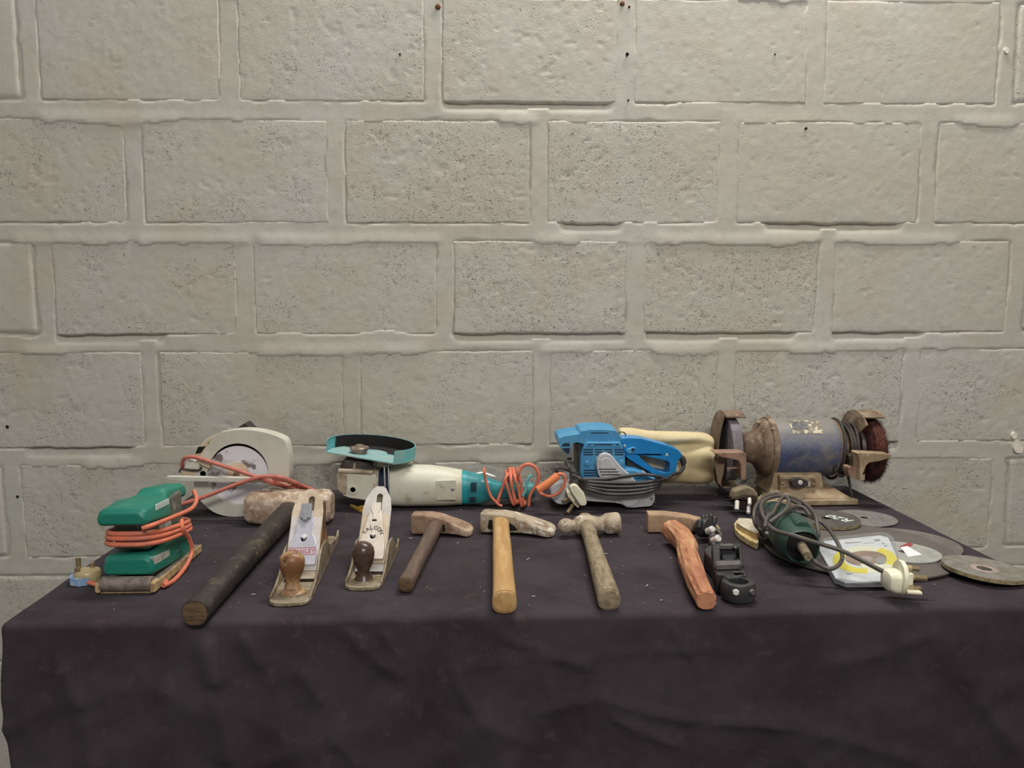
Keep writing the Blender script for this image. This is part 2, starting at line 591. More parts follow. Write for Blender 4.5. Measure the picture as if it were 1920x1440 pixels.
mat('sponge_side', (214, 192, 142), 0.95, alt=(190, 160, 104), scale=90, alt2=(230, 212, 168), scale2=60, lo2=0.52, hi2=0.7, bump=1.0, bscale=200)
mat('sponge_top', (206, 198, 178), 0.8, alt=(186, 176, 156), scale=60)
mat('small_green', (40, 68, 61), 0.5, alt=(60, 92, 83), scale=40, lo=0.45, hi=0.75, alt2=(28, 50, 45), scale2=30, bump=0.1)
mat('disc_dark', (88, 84, 80), 0.9, alt=(74, 70, 66), scale=60, bump=0.4, bscale=500)
mat('disc_edge', (150, 136, 104), 0.9, alt=(110, 98, 74), scale=90, bump=0.8, bscale=300)
mat('disc_thin', (120, 118, 116), 0.8, alt=(106, 103, 100), scale=50, bump=0.3, bscale=500)
mat('disc_brown', (98, 92, 86), 0.9, alt=(88, 82, 77), scale=8, bump=0.35, bscale=600)
mat('disc_under', (114, 107, 103), 0.85, alt=(99, 92, 88), scale=20, bump=0.3)
mat('disc_pale', (158, 158, 153), 0.75, alt=(144, 144, 139), scale=40, bump=0.2, bscale=500)
mat('disc_tan', (128, 124, 116), 0.9, alt=(112, 107, 98), scale=60, bump=0.5, bscale=500)
mat('disc_hub', (164, 148, 140), 0.6, alt=(146, 130, 122), scale=50)
mat('paper_white', (226, 228, 230), 0.6)
mat('red_paper', (150, 62, 66), 0.6)
mat('card_white', (216, 218, 218), 0.6, alt=(204, 207, 210), scale=40)
mat('yellow_card', (228, 212, 24), 0.6, alt=(218, 200, 40), scale=30)
mat('card_cream', (228, 226, 196), 0.6)
mat('card_brown', (150, 120, 96), 0.6, alt=(128, 100, 80), scale=60)
mat('card_grey', (140, 142, 138), 0.6)
mat('rust_spot', (104, 66, 40), 0.8)
mat('bare_plaster', (232, 226, 214), 0.85, alt=(214, 206, 192), scale=80)
# settled grey dust on the upward faces of the blue motor
nt_ = MATS['motor_blue'].node_tree
bs_ = nt_.nodes['Principled BSDF']
old_ = bs_.inputs['Base Color'].links[0].from_socket
ge_ = nt_.nodes.new('ShaderNodeNewGeometry')
sx_ = nt_.nodes.new('ShaderNodeSeparateXYZ')
nt_.links.new(ge_.outputs['Normal'], sx_.inputs[0])
no_ = nt_.nodes.new('ShaderNodeTexNoise')
no_.inputs['Scale'].default_value = 30
no_.inputs['Detail'].default_value = 6
ad_ = nt_.nodes.new('ShaderNodeMath')
ad_.operation = 'ADD'
nt_.links.new(sx_.outputs['Z'], ad_.inputs[0])
nt_.links.new(no_.outputs['Fac'], ad_.inputs[1])
mr_ = nt_.nodes.new('ShaderNodeMapRange')
mr_.inputs['From Min'].default_value = 0.35
mr_.inputs['From Max'].default_value = 1.35
mr_.inputs['To Max'].default_value = 0.85
nt_.links.new(ad_.outputs[0], mr_.inputs['Value'])
mx_ = nt_.nodes.new('ShaderNodeMix')
mx_.data_type = 'RGBA'
nt_.links.new(mr_.outputs[0], mx_.inputs['Factor'])
nt_.links.new(old_, mx_.inputs['A'])
mx_.inputs['B'].default_value = lin((132, 128, 122))
nt_.links.new(mx_.outputs['Result'], bs_.inputs['Base Color'])
MATS['shell_clear'] = clear_film('shell_clear', (246, 248, 250), 0.10, 0.10)
MATS['bag_clear'] = clear_film('bag_clear', (240, 240, 238), 0.12, 0.15)
MATS['block_paint'] = wall_paint('block_paint', 0.60, 0.16)
MATS['block_pitted'] = wall_paint('block_pitted', 0.70, 0.18, 0.40)
MATS['block_smooth'] = wall_paint('block_smooth', 0.45, 0.12, 0.56)
MATS['mortar_paint'] = wall_paint('mortar_paint', 0.06, 0.07)


# ------------------------------------------------------------------ smooth lattice noise for relief in the geometry
def lattice(seed, n=64):
    return np.random.RandomState(seed).rand(n, n) * 2 - 1


def vn(x, y, seed):
    g = lattice(seed)
    n = g.shape[0]
    xi, yi = np.floor(x).astype(int), np.floor(y).astype(int)
    fx, fy = x - xi, y - yi
    fx, fy = fx * fx * (3 - 2 * fx), fy * fy * (3 - 2 * fy)
    a, b = g[xi % n, yi % n], g[(xi + 1) % n, yi % n]
    c, d = g[xi % n, (yi + 1) % n], g[(xi + 1) % n, (yi + 1) % n]
    return (a * (1 - fx) + b * fx) * (1 - fy) + (c * (1 - fx) + d * fx) * fy


def fbm(x, y, seed, oct_=4):
    s, a, t = 0, 1.0, 0
    for k in range(oct_):
        s = s + a * vn(x * 2 ** k + 13.7 * k, y * 2 ** k + 5.1 * k, seed + k)
        t += a
        a *= 0.55
    return s / t


def sstep(a, b, x):
    t = np.clip((x - a) / (b - a), 0, 1)
    return t * t * (3 - 2 * t)


def grid_mesh(name, P, material, smooth_angle=None):
    nu, nv = P.shape[0], P.shape[1]
    me = bpy.data.meshes.new(name)
    idx = np.arange(nu * nv).reshape(nu, nv)
    q = np.stack([idx[:-1, :-1], idx[1:, :-1], idx[1:, 1:], idx[:-1, 1:]], -1).reshape(-1, 4)
    me.vertices.add(nu * nv)
    me.vertices.foreach_set('co', P.reshape(-1).astype(np.float32))
    me.loops.add(q.size)
    me.loops.foreach_set('vertex_index', q.reshape(-1).astype(np.int32))
    me.polygons.add(len(q))
    me.polygons.foreach_set('loop_start', np.arange(0, q.size, 4, dtype=np.int32))
    me.polygons.foreach_set('use_smooth', np.ones(len(q), dtype=bool))
    me.update(calc_edges=True)
    me.materials.append(MATS[material])
    ob = bpy.data.objects.new(name, me)
    COL.objects.link(ob)
    return ob


# ------------------------------------------------------------------ the block wall
Z_BED = [1.300, 1.0520, 0.8039, 0.5534, 0.3178, 0.0736, -0.170, -0.412]
MID_PY = {1: 105, 2: 325, 3: 540, 4: 750, 5: 960, 6: 1100}
JOINT_PX = {1: [55, 430, 812, 1174, 1530, 1887], 2: [252, 631, 1010, 1365, 1740], 3: [85, 460, 835, 1190, 1547, 1905],
            4: [285, 660, 1015, 1360, 1705], 5: [28, 440, 800, 1160, 1515, 1870]}
MOD = 0.415
joints = {}
for r_, pxs in JOINT_PX.items():
    xs = [W(px, MID_PY[r_], 0).x for px in pxs]
    while xs[0] > -1.75:
        xs.insert(0, xs[0] - MOD)
    while xs[-1] < 1.95:
        xs.append(xs[-1] + MOD)
    joints[r_] = xs
joints[0] = [x + 0.004 for x in joints[2]]
joints[6] = [x - 0.19 for x in joints[5]] + [joints[5][-1] + 0.22]
HB, VB = 0.0165, 0.0165   # half thickness of bed and upright joints

gx = np.arange(-1.78, 1.98, 0.005)
gz = np.arange(-0.44, 1.32, 0.005)
GX, GZ = np.meshgrid(gx, gz, indexing='ij')
H = np.full(GX.shape, -0.012)                 # height of mortar towards the room, deep where blocks sit
ragged = 0.005 * fbm(GX * 34, GZ * 34, 3) + 0.007 * fbm(GX * 9, GZ * 9, 9)
sm_rnd = sstep(0.05, 0.6, fbm(GX * 3.2, GZ * 1.3 + 4, 21, 3))
# stretches of each bed (in photo columns) where mortar was dragged over the block below, and where it lies open under the block above
DRAG = {2: ((70, 340), (930, 1010), (1790, 1910)), 3: ((20, 240), (250, 470), (480, 830), (1000, 1090), (1220, 1540), (1560, 1800)), 4: ((40, 130), (480, 800), (1010, 1110), (1215, 1340), (1470, 1570)), 5: ((150, 270), (470, 630), (690, 800), (890, 1010))}
OPEN = {2: ((830, 1150),), 3: ((1050, 1165), (1430, 1690)), 4: ((100, 310), (850, 1175), (1205, 1490), (1540, 1730)), 5: ((50, 250), (1580, 1700))}


def stretches(table, k, zc):
    m = np.zeros_like(gx)
    for p0, p1 in table.get(k, ()):
        py = {2: 215, 3: 440, 4: 645, 5: 850}[k]
        a, b = W(p0, py, 0).x, W(p1, py, 0).x
        m = np.maximum(m, sstep(a - 0.01, a + 0.02, gx) * (1 - sstep(b - 0.02, b + 0.01, gx)))
    return m[:, None] + 0 * GZ


face = 0.0008 * fbm(GX * 22, GZ * 22, 41) + 0.0016 * fbm(GX * 5, GZ * 7, 43)
for kb_, zc in enumerate(Z_BED):
    dz = GZ - zc
    sm_lo = np.maximum(0.22 * sm_rnd, stretches(DRAG, kb_, zc) * (0.75 + 0.25 * sm_rnd))
    opn = stretches(OPEN, kb_, zc)
    lower = HB * 1.45 + ragged + 0.008 * sm_lo
    upper = HB * (1.40 - 0.75 * opn) + ragged * (1 - 0.5 * opn)
    inside = np.where(dz < 0, sstep(-0.003, 0.003, lower + dz), sstep(-0.003, 0.003, upper - dz))
    prof = 0.0006 + 0.0031 * sm_lo * sstep(0.004, -0.02, dz) - 0.0055 * opn * sstep(-0.004, 0.012, dz) + face
    H = np.maximum(H, -0.012 + inside * (0.012 + prof))
for r_ in range(0, 7):
    z1, z0 = Z_BED[r_], Z_BED[r_ + 1]
    rows_in = (GZ > z0 - 0.01) & (GZ < z1 + 0.01)
    for xj in joints[r_]:
        if not -1.8 < xj < 2.0:
            continue
        wob = 0.004 * vn(GZ * 9 + r_ * 3.3, GX * 0 + xj * 7, 55)
        wid = VB * (1.45 + 0.25 * vn(GZ * 3 + r_, GX * 0 + xj * 5, 57)) + ragged * 0.8
        inside = sstep(-0.003, 0.003, wid - np.abs(GX - xj - wob)) * rows_in
        prof = 0.0006 + face + 0.0009 * vn(GX * 0 + xj * 11, GZ * 2 + r_, 61)
        H = np.maximum(H, -0.012 + inside * (0.012 + prof))
wall = grid_mesh('wall_back', np.stack([GX, -H, GZ], -1), 'mortar_paint')
wall['kind'] = 'structure'
wall['label'] = 'painted concrete block wall in pale grey behind the table'
lowwall = make('wall_footing', box((0.1, 0.02, -0.59), (3.76, 0.04, 0.34)), 'mortar_paint')
lowwall.parent = wall
for xc_ in (-2.63, 2.82):   # plain painted continuation beyond the picture
    o = make('wall_return', box((xc_, 0.02, 0.27), (1.70, 0.04, 2.08)), 'mortar_paint')
    o.parent = wall

n_blk = 0
for r_ in range(0, 7):
    z1, z0 = Z_BED[r_] - HB, Z_BED[r_ + 1] + HB
    for i in range(len(joints[r_]) - 1):
        xa, xb = joints[r_][i] + VB, joints[r_][i + 1] - VB
        if xb < -1.7 or xa > 1.9:
            continue
        if r_ == 6 and xb > -0.62 and xa < 0.80:
            continue
        vis = -1.12 < (xa + xb) / 2 < 1.25 and r_ in (1, 2, 3, 4, 5)
        st = 0.0034 if vis else 0.008
        nx, nz = max(4, int((xb - xa) / st)), max(4, int((z1 - z0) / st))
        u = np.linspace(0, 1, nx)
        v = np.linspace(0, 1, nz)
        U, V_ = np.meshgrid(u, v, indexing='ij')
        X, Z = xa + U * (xb - xa), z0 + V_ * (z1 - z0)
        sd = 100 + r_ * 17 + i
        cpx = 960 + 862 * ((xa + xb) / 2 - 0.05)
        tex = 1
        for rr, lo_px, hi_px, k in ((1, 1100, 1950, 0), (1, -200, 400, 0), (2, 560, 1400, 2), (2, 1400, 2000, 0), (3, 800, 1560, 2), (3, 1560, 2000, 0), (4, 1000, 1560, 2), (5, 400, 1400, 2), (3, -200, 60, 0), (5, -300, 100, 0)):
            if rr == r_ and lo_px < cpx < hi_px:
                tex = k
        X = X + 0.0035 * fbm(X * 30, Z * 30, sd) * (np.abs(U - 0.5) * 2) ** 6
        Z = Z + 0.0040 * fbm(X * 26 + 5, Z * 26, sd + 3) * (np.abs(V_ - 0.5) * 2) ** 6
        e = np.minimum(np.minimum(U, 1 - U) * (xb - xa), np.minimum(V_, 1 - V_) * (z1 - z0))
        rs = np.random.RandomState(sd)
        proud = 0.0003 + 0.0011 * rs.rand() + 0.0012 * (U - 0.5) * (rs.rand() - 0.5) + 0.0016 * (V_ - 0.5) * (rs.rand() - 0.4)
        h = proud + 0.0008 * fbm(X * 12, Z * 12, sd + 5) + 0.0004 * fbm(X * 80, Z * 80, sd + 9, 2)
        dens = (0.52, 0.44, 0.34)[tex] + 0.10 * rs.rand() + 0.10 * fbm(X * 7, Z * 7, sd + 12, 2)
        h = h - 0.0009 * sstep(dens, dens + 0.16, fbm(X * 55, Z * 70, sd + 21, 2)) * sstep(0.0, 0.012, e)
        h = h * (1 - np.exp(-e / 0.010)) + 0.0003 * np.exp(-e / 0.010)
        edge = (U == 0) | (U == 1) | (V_ == 0) | (V_ == 1)
        h = np.where(edge, -0.013, h)
        b = grid_mesh('block', np.stack([X, -h, Z], -1), {2: 'block_pitted', 0: 'block_smooth'}.get(tex, 'block_paint'))
        b.parent = wall
        n_blk += 1

# nail holes, a rusty fixing and chipped paint on the wall
for px, py, r in ((1176, 102, 3.2), (750, 102, 2.0), (1178, 188, 1.8), (14, 800, 3.0), (33, 931, 2.6), (1511, 241, 2.6), (1453, 102, 1.6)):
    c = W(px, py, -0.003)
    s = r / 870
    o = make('nail_hole', lathe([(0, s), (-0.0008, s * 0.8), (0.004, s * 0.5)], (c.x, c.y - 0.0015, c.z), (0, 1, 0), 10), 'void_black')
    o.parent = wall
for px, py, r in ((821, 12, 4.5), (1167, 6, 4.0), (1180, 12, 2.0)):
    c = W(px, py, -0.003)
    s = r / 870
    o = make('rusty_fixing', lathe([(0.003, s * 1.2), (-0.001, s), (-0.0022, s * 0.5), (-0.0024, 0)], (c.x, c.y, c.z), (0, 1, 0), 10), 'rust_spot')
    o.parent = wall
for pts in (sp2([(1898, 815), (1903, 810), (1908, 816), (1904, 822), (1899, 822)], 3), sp2([(1903, 828), (1909, 825), (1918, 832), (1917, 848), (1906, 849), (1901, 840)], 3),
            sp2([(1884, 92), (1888, 88), (1892, 92), (1890, 100), (1886, 98)], 3)):
    o = make('paint_chip', slab(pts, -0.0062, 0.004), 'bare_plaster', smooth=False)
    o.parent = wall

floor = make('floor', box((0.1, -2.4, -0.775), (7.2, 4.9, 0.05)), 'concrete_floor')
floor['kind'] = 'structure'

# ------------------------------------------------------------------ table under its cloth
TYAW = -0.014772
TL, TR, SL, SB = -0.6375, 0.7930, -0.7335, -0.0145


def corner(x_edge, y_edge):
    y = y_edge
    for _ in range(4):
        x = x_edge + TYAW * y
        y = (SL - TYAW * x) if y_edge < -0.3 else y_edge
    return Vector((x, y, 0))


CBL, CBR = corner(TL, SB), corner(TR, SB)
CFL, CFR = corner(TL, SL), corner(TR, SL)
tb = Thing('table', 'trestle table wholly covered by the dark cloth', 'table', (0.08, -0.37, -0.75))
inset = lambda p, d: Vector((p.x + (d if p.x < 0 else -d), p.y + (d if p.y < -0.3 else -d * 0.3), 0))
tb.part('tabletop', prism([[(p.x, p.y) for p in (inset(CBL, 0.012), inset(CBR, 0.012), inset(CFR, 0.012), inset(CFL, 0.012))]], lambda u, v, w: (u, v, w), -0.030, -0.004), 'table_board', bevel=0.003)
for x, y in ((-0.52, -0.11), (0.68, -0.11), (-0.52, -0.64), (0.68, -0.64)):
    tb.part('leg', box((x, y, -0.39), (0.04, 0.04, 0.72)), 'table_steel', bevel=0.003)

# cloth: perimeter path with rounded corners, rings over the top, round the edge and down the drop
path = []
RC = 0.016
cs = [CBL, CFL, CFR, CBR]
for k, c in enumerate(cs):
    a, b = cs[k - 1], cs[(k + 1) % 4]
    da, db = (a - c).normalized(), (b - c).normalized()
    p0, p1 = c + da * RC, c + db * RC
    for t in np.linspace(0, 1, 9):
        path.append(p0 * (1 - t) ** 2 + c * 2 * t * (1 - t) + p1 * t * t)
full = []
for k in range(len(path)):
    a, b = path[k], path[(k + 1) % len(path)]
    n = max(1, int((b - a).length / 0.006))
    for j in range(n):
        full.append(a.lerp(b, j / n))
PP = np.array([(p.x, p.y) for p in full])
NP = len(PP)
tan = np.roll(PP, -1, 0) - np.roll(PP, 1, 0)
tan /= np.linalg.norm(tan, axis=1, keepdims=True)
nor = np.stack([tan[:, 1], -tan[:, 0]], 1)
ctr = PP.mean(0)
if ((PP - ctr) * nor).sum() < 0:
    nor = -nor
arc = np.concatenate([[0], np.cumsum(np.linalg.norm(np.diff(PP, axis=0), axis=1))])
front = sstep(0.5, 0.95, -nor[:, 1])
backm = sstep(0.5, 0.95, nor[:, 1])
rows = []


def top_relief(x, y):
    w = 0.0011 * fbm(x * 7, y * 7, 201, 3) + 0.0009 * np.abs(fbm(x * 4 + y * 3, y * 9 - x * 2, 205, 3))
    w = w - 0.0010 * (1 - sstep(0.0, 0.02, np.abs(y + 0.36 + 0.02 * x)))
    return w - 0.0009


ER = 0.011
CREASES = []
for line, am, wd in (([(392, 1185), (425, 1290), (455, 1440)], 0.013, 0.026), ([(455, 1180), (505, 1255)], 0.007, 0.016), ([(650, 1172), (700, 1225), (765, 1265)], 0.008, 0.016), ([(720, 1175), (760, 1250)], 0.006, 0.014),
                     ([(930, 1185), (1030, 1225), (1115, 1250)], 0.006, 0.012), ([(1112, 1180), (1108, 1300), (1112, 1440)], 0.004, 0.007), ([(1000, 1338), (1110, 1308)], 0.006, 0.010), ([(1030, 1272), (1046, 1332)], 0.005, 0.009),
                     ([(1112, 1300), (1200, 1330), (1320, 1352), (1520, 1352)], 0.007, 0.013), ([(1140, 1335), (1210, 1375), (1290, 1402)], 0.007, 0.012), ([(1260, 1172), (1310, 1245)], 0.005, 0.010),
                     ([(800, 1255), (1050, 1232), (1400, 1216)], 0.0035, 0.008), ([(1835, 1165), (1842, 1420)], 0.004, 0.008), ([(630, 1370), (690, 1440)], 0.007, 0.014), ([(860, 1240), (900, 1340), (1010, 1400)], 0.006, 0.016),
                     ([(1560, 1250), (1680, 1220), (1790, 1180)], 0.006, 0.016), ([(1400, 1330), (1600, 1390), (1750, 1440)], 0.007, 0.018), ([(120, 1220), (180, 1330), (200, 1440)], 0.008, 0.024), ([(560, 1240), (620, 1320)], 0.007, 0.018)):
    pl_ = [W(x, y, SL - 0.01) for x, y in line]
    CREASES += [((a.x, a.z), (b.x, b.z), am * 1.25, wd) for a, b in zip(pl_[:-1], pl_[1:])]
for t in np.linspace(0.02, 1.0, 90) ** 0.8:
    q = ctr + (PP - nor * ER - ctr) * t
    rows.append(np.stack([q[:, 0], q[:, 1], top_relief(q[:, 0], q[:, 1])], 1))
for a in np.linspace(0, math.pi / 2, 7)[1:]:
    q = PP - nor * ER * (1 - math.sin(a))
    z = top_relief(q[:, 0], q[:, 1]) * (1 - a / 1.6) - ER * (1 - math.cos(a))
    wob = 0.0035 * fbm(arc * 6, arc * 0 + 2, 211, 3) * math.sin(a) * (1 - backm)
    q = q + nor * wob[:, None]
    rows.append(np.stack([q[:, 0], q[:, 1], z], 1))
for d in np.linspace(0.0, 1.0, 110)[1:]:
    dz = ER + d * 0.715
    dd = dz + 0 * arc
    # hanging folds: broad soft waves, slanting creases and a few pressed-in lines
    broad = 0.024 * fbm(arc * 3.4 + dd * 0.7, dd * 0.9, 221, 3) * sstep(0.0, 0.30, dd)
    diag = 0.009 * (1 - np.abs(fbm(arc * 5.5 - dd * 4.5, dd * 2.2 + arc * 1.5, 231, 2)) * 3.6).clip(0, 1) * sstep(0.01, 0.10, dd)
    diag2 = 0.007 * (1 - np.abs(fbm(arc * 4.0 + dd * 6.5, dd * 3.0 - arc * 1.2, 241, 2)) * 4.0).clip(0, 1) * sstep(0.03, 0.16, dd)
    fine = 0.0022 * fbm(arc * 26, dd * 22, 251, 3) * sstep(0.0, 0.05, dd)
    crs = 0.0
    for (ax0, az0), (ax1, az1), am, wd in CREASES:
        vx, vz = ax1 - ax0, az1 - az0
        l2 = vx * vx + vz * vz
        px_, pz_ = PP[:, 0] - ax0, -dd - az0
        tt = np.clip((px_ * vx + pz_ * vz) / l2, 0, 1)
        dist = np.hypot(px_ - tt * vx, pz_ - tt * vz)
        sgn = (px_ * vz - pz_ * vx) / math.sqrt(l2)
        taper = sstep(0, 0.2, tt) * (1 - sstep(0.8, 1.0, tt)) * 0.8 + 0.2
        crs = crs + am * taper * np.exp(-(dist / wd) ** 2) * (0.55 + 0.45 * np.tanh(sgn / (0.25 * wd)))
    out = (broad + diag + diag2 + fine + crs) * (1 - backm) * (0.10 + 0.90 * front) - 0.030 * d * sstep(0.2, 0.9, np.abs(nor[:, 0]))
    wob = 0.0035 * fbm(arc * 6, arc * 0 + 2, 211, 3) * (1 - backm)
    q = PP + nor * (out + wob)[:, None]
    rows.append(np.stack([q[:, 0], q[:, 1], -dd], 1))
G = np.stack(rows, 1)
G = np.concatenate([G, G[:1]], 0)
cloth = grid_mesh('tablecloth', G, 'cloth')
bm = bmesh.new()
bm.from_mesh(cloth.data)
bmesh.ops.remove_doubles(bm, verts=bm.verts, dist=1e-5)
bnd = [e for e in bm.edges if e.is_boundary and e.verts[0].co.z > -0.1]
if bnd:
    bmesh.ops.holes_fill(bm, edges=bnd)
bmesh.ops.recalc_face_normals(bm, faces=bm.faces)
bm.to_mesh(cloth.data)
bm.free()
cloth.data.polygons.foreach_set('use_smooth', [True] * len(cloth.data.polygons))
cloth['label'] = 'dark plum black cloth draped over the table to the floor'
cloth['category'] = 'tablecloth'


def proj(p):
    c = Vector(p) - CAM
    d = c.dot(FWD)
    return 960 + FOC * c.dot(RGT) / d, 720 - FOC * c.dot(UPV) / d


def Wp(pts, Y):
    """photo points -> places on upright plane(s); a point may carry its own depth as third value"""
    return [W(p[0], p[1], p[2] if len(p) > 2 else Y) for p in pts]


def Tp(pts, z):
    return [T(p[0], p[1], p[2] if len(p) > 2 else z) for p in pts]


def z3(ox, oy, k):
    return lambda pts: [(ox + p[0] / k, oy + p[1] / k) + tuple(p[2:]) for p in pts]


def bar_between(a, b, r0, r1, n=20, p=2.0, up=(0, 0, 1), flat=1.0, mids=()):
    """tapered bar along a-b, oval section (flat = height / width), optional (t, r) stations between"""
    a, b = Vector(a), Vector(b)
    t = (b - a).normalized()
    u = t.cross(Vector(up)).normalized()
    v = u.cross(t)
    st = [(0, r0)] + list(mids) + [(1, r1)]
    return loft([oval(a.lerp(b, s), u, v, r, r * flat, n, p) for s, r in st])


# ================================================================== green orbital sander with wound orange cord
zs_ = z3(120, 780, 4.113)
t = Thing('orbital_sander', 'green orbital sander with orange cord wound round its waist', 'sander', (-0.51, -0.545, 0))
XR = -0.4745


def shell(stations, xc):
    """(y, z0, z1, half width at foot, half width at top): a moulded casing with sloping sides"""
    rings = []
    for y, z0, z1, wb, wt in stations:
        c = 0.004
        rings.append([Vector((xc + x, y, z)) for x, z in ((-wb + c, z0), (wb - c, z0), (wb, z0 + c), (wb, z0 + (z1 - z0) * 0.45), (wt + 0.003, z1 - c), (wt - 0.004, z1), (-wt + 0.004, z1), (-wt - 0.003, z1 - c), (-wb, z0 + (z1 - z0) * 0.45), (-wb, z0 + c))])
    return loft(rings)


def yz(zx, zy, X=XR):
    p = AX(*zs_([(zx, zy)])[0], X)
    return p.y, p.z


h0, h1, h2, h3 = yz(640, 852)[1], yz(632, 722)[1], yz(850, 768), yz(812, 626)
h4, h5, h6, h7 = yz(866, 688), yz(862, 566), yz(985, 640), yz(975, 540)
yb_ = yz(640, 800)[0]
up = t.part('handle', shell([(yb_ - 0.001, h0 + 0.003, h1 - 0.006, 0.031, 0.026), (yb_ + 0.004, h0, h1, 0.0350, 0.0290), (yb_ + 0.045, (h0 + h2[1]) / 2, (h1 + h3[1]) / 2 + 0.003, 0.0355, 0.0285), (h2[0] - 0.012, h2[1], h3[1], 0.0350, 0.0270), (h2[0] + 0.004, h4[1] - 0.004, h5[1] - 0.004, 0.0270, 0.0200), (h2[0] + 0.014, h4[1] + 0.002, h5[1] + 0.002, 0.0230, 0.0180), (h6[0] + 0.014, h6[1] + 0.001, h7[1] + 0.001, 0.0215, 0.0165), (h6[0] + 0.018, h6[1] + 0.004, h7[1] - 0.003, 0.0185, 0.0140)], -0.5095), 'green_plastic', bevel=0.0022)
g0, g1 = yz(690, 1232), yz(684, 1078)
g2, g3 = yz(1000, 1048), yz(985, 888)
lo = t.part('housing', shell([(g0[0] - 0.002, g0[1] + 0.003, g1[1] - 0.004, 0.032, 0.0265), (g0[0] + 0.004, g0[1], g1[1] + 0.001, 0.0355, 0.0300), (g0[0] + 0.07, (g0[1] + g2[1]) / 2, (g1[1] + g3[1]) / 2 + 0.002, 0.0357, 0.0300), (g2[0] - 0.004, g2[1], g3[1], 0.0355, 0.0300), (g2[0], g2[1] + 0.003, g3[1] - 0.004, 0.033, 0.027)], -0.5095), 'green_plastic', bevel=0.0022)
t.part('neck', box((-0.510, -0.548, 0.083), (0.052, 0.125, 0.06)), 'sander_neck', bevel=0.006)
t.part('base_plate', box((-0.5095, -0.546, 0.0085), (0.077, 0.176, 0.012)), 'sander_steel', bevel=0.002)
t.part('sanding_sheet', join(box((-0.5095, -0.546, 0.0012), (0.079, 0.182, 0.0024)), box((-0.4700, -0.546, 0.008), (0.003, 0.180, 0.011))), 'sandpaper', bevel=0.0006)
t.part('paper_clamp', lathe([(0, 0.004), (0, 0.0105), (0.070, 0.0105), (0.070, 0.004)], (-0.5435, -0.634, 0.0125), (1, 0, 0), 18), 'sander_steel', bevel=0.001)
for sx in (-0.546, -0.470):
    t.part('clamp_end', box((sx, -0.634, 0.010), (0.008, 0.020, 0.016)), 'sandpaper', bevel=0.003)
# rating label and lettering on the right side
lab = [AX(x, y, XR + 0.0004) for x, y in zs_([(690, 1090), (815, 1030), (815, 1082), (700, 1145)])]
t.part('label', ([tuple(p) for p in lab] + [tuple(p + Vector((-0.004, 0, 0))) for p in lab], [(0, 1, 2, 3), (0, 4, 5, 1), (1, 5, 6, 2), (2, 6, 7, 3), (3, 7, 4, 0)]), 'label_pale', under=lo, smooth=False)
lab = [AX(x, y, XR + 0.0004) for x, y in zs_([(868, 1040), (900, 1022), (902, 1070), (872, 1088)])]
t.part('label', ([tuple(p) for p in lab] + [tuple(p + Vector((-0.004, 0, 0))) for p in lab], [(0, 1, 2, 3), (0, 4, 5, 1), (1, 5, 6, 2), (2, 6, 7, 3), (3, 7, 4, 0)]), 'label_pale', under=lo, smooth=False)
vents = [box((XR, AX(x, y, XR).y, AX(x, y, XR).z), (0.0024, 0.0013, 0.0085)) for x, y in zs_([(712 + 13 * i, 703 - 6.4 * i) for i in range(8)])]
t.part('lettering', join(*vents), 'white_print', under=up, smooth=False)
lab = [AX(x, y, -0.4835) for x, y in zs_([(735, 838), (825, 800), (828, 850), (735, 890)])]
t.part('label', ([tuple(p) for p in lab] + [tuple(p + Vector((-0.004, 0, 0))) for p in lab], [(0, 1, 2, 3), (0, 4, 5, 1), (1, 5, 6, 2), (2, 6, 7, 3), (3, 7, 4, 0)]), 'label_pale', smooth=False)
# cord: three turns round the neck, one run up to the tail, one run down to the plug
turns = []
for k, (py, pyb) in enumerate(((1001, 977), (1010, 985), (1021, 991))):
    zf, zb = W(265, py, -0.63).z, W(341, pyb, -0.485).z
    pts = []
    for i in range(28):
        a = 2 * math.pi * (i + 0.3 * k) / 28
        x, y = oval((0, 0, 0), (1, 0, 0), (0, 1, 0), 0.0405 + 0.001 * k, 0.078 + 0.001 * k, 28, 3.2)[i][:2]
        yy = -0.551 + y
        f = (yy + 0.629) / 0.156
        pts.append((-0.5085 + x, yy, zf + (zb - zf) * f))
    turns.append(tube(pts, 0.0036, 10, 2, True))
run_up = [AX(x, y, X) for x, y, X in zs_([(1000, 575, -0.478), (1022, 640, -0.470), (985, 712, -0.468), (850, 775, -0.4685), (700, 835, -0.469), (600, 868, -0.482)])]
run_dn = [AX(x, y, X) for x, y, X in zs_([(905, 800, -0.467), (915, 870, -0.463), (965, 950, -0.462), (985, 1050, -0.461), (935, 1165, -0.461), (850, 1265, -0.461), (770, 1308, -0.463)])]
run_dn += [Vector((-0.470, -0.600, 0.0045)), Vector((-0.50, -0.60, 0.004))]
run_pl = [Vector((-0.535, -0.612, 0.004)), T(192, 1100, 0.005), T(180, 1096, 0.008), T(165, 1092, 0.010)]
t.part('cord', join(*turns, tube(run_up, 0.0034), tube(run_dn, 0.0034), tube(run_pl, 0.0032)), 'orange_cord')
pc = T(160, 1095, 0.0)
plug = t.part('plug', lathe([(0, 0.015), (0.001, 0.0175), (0.014, 0.0185), (0.017, 0.0165), (0.018, 0.0)], (pc.x, pc.y + 0.008, 0.001), (0, 0, 1), 28), 'plug_clear')
t.part('tape', lathe([(0, 0.0178), (0.0, 0.0190), (0.011, 0.0196), (0.011, 0.0178)], (pc.x - 0.004, pc.y + 0.006, 0.0008), (0, 0, 1), 8), 'blue_tape', under=plug, label='pale blue tape round the plug')
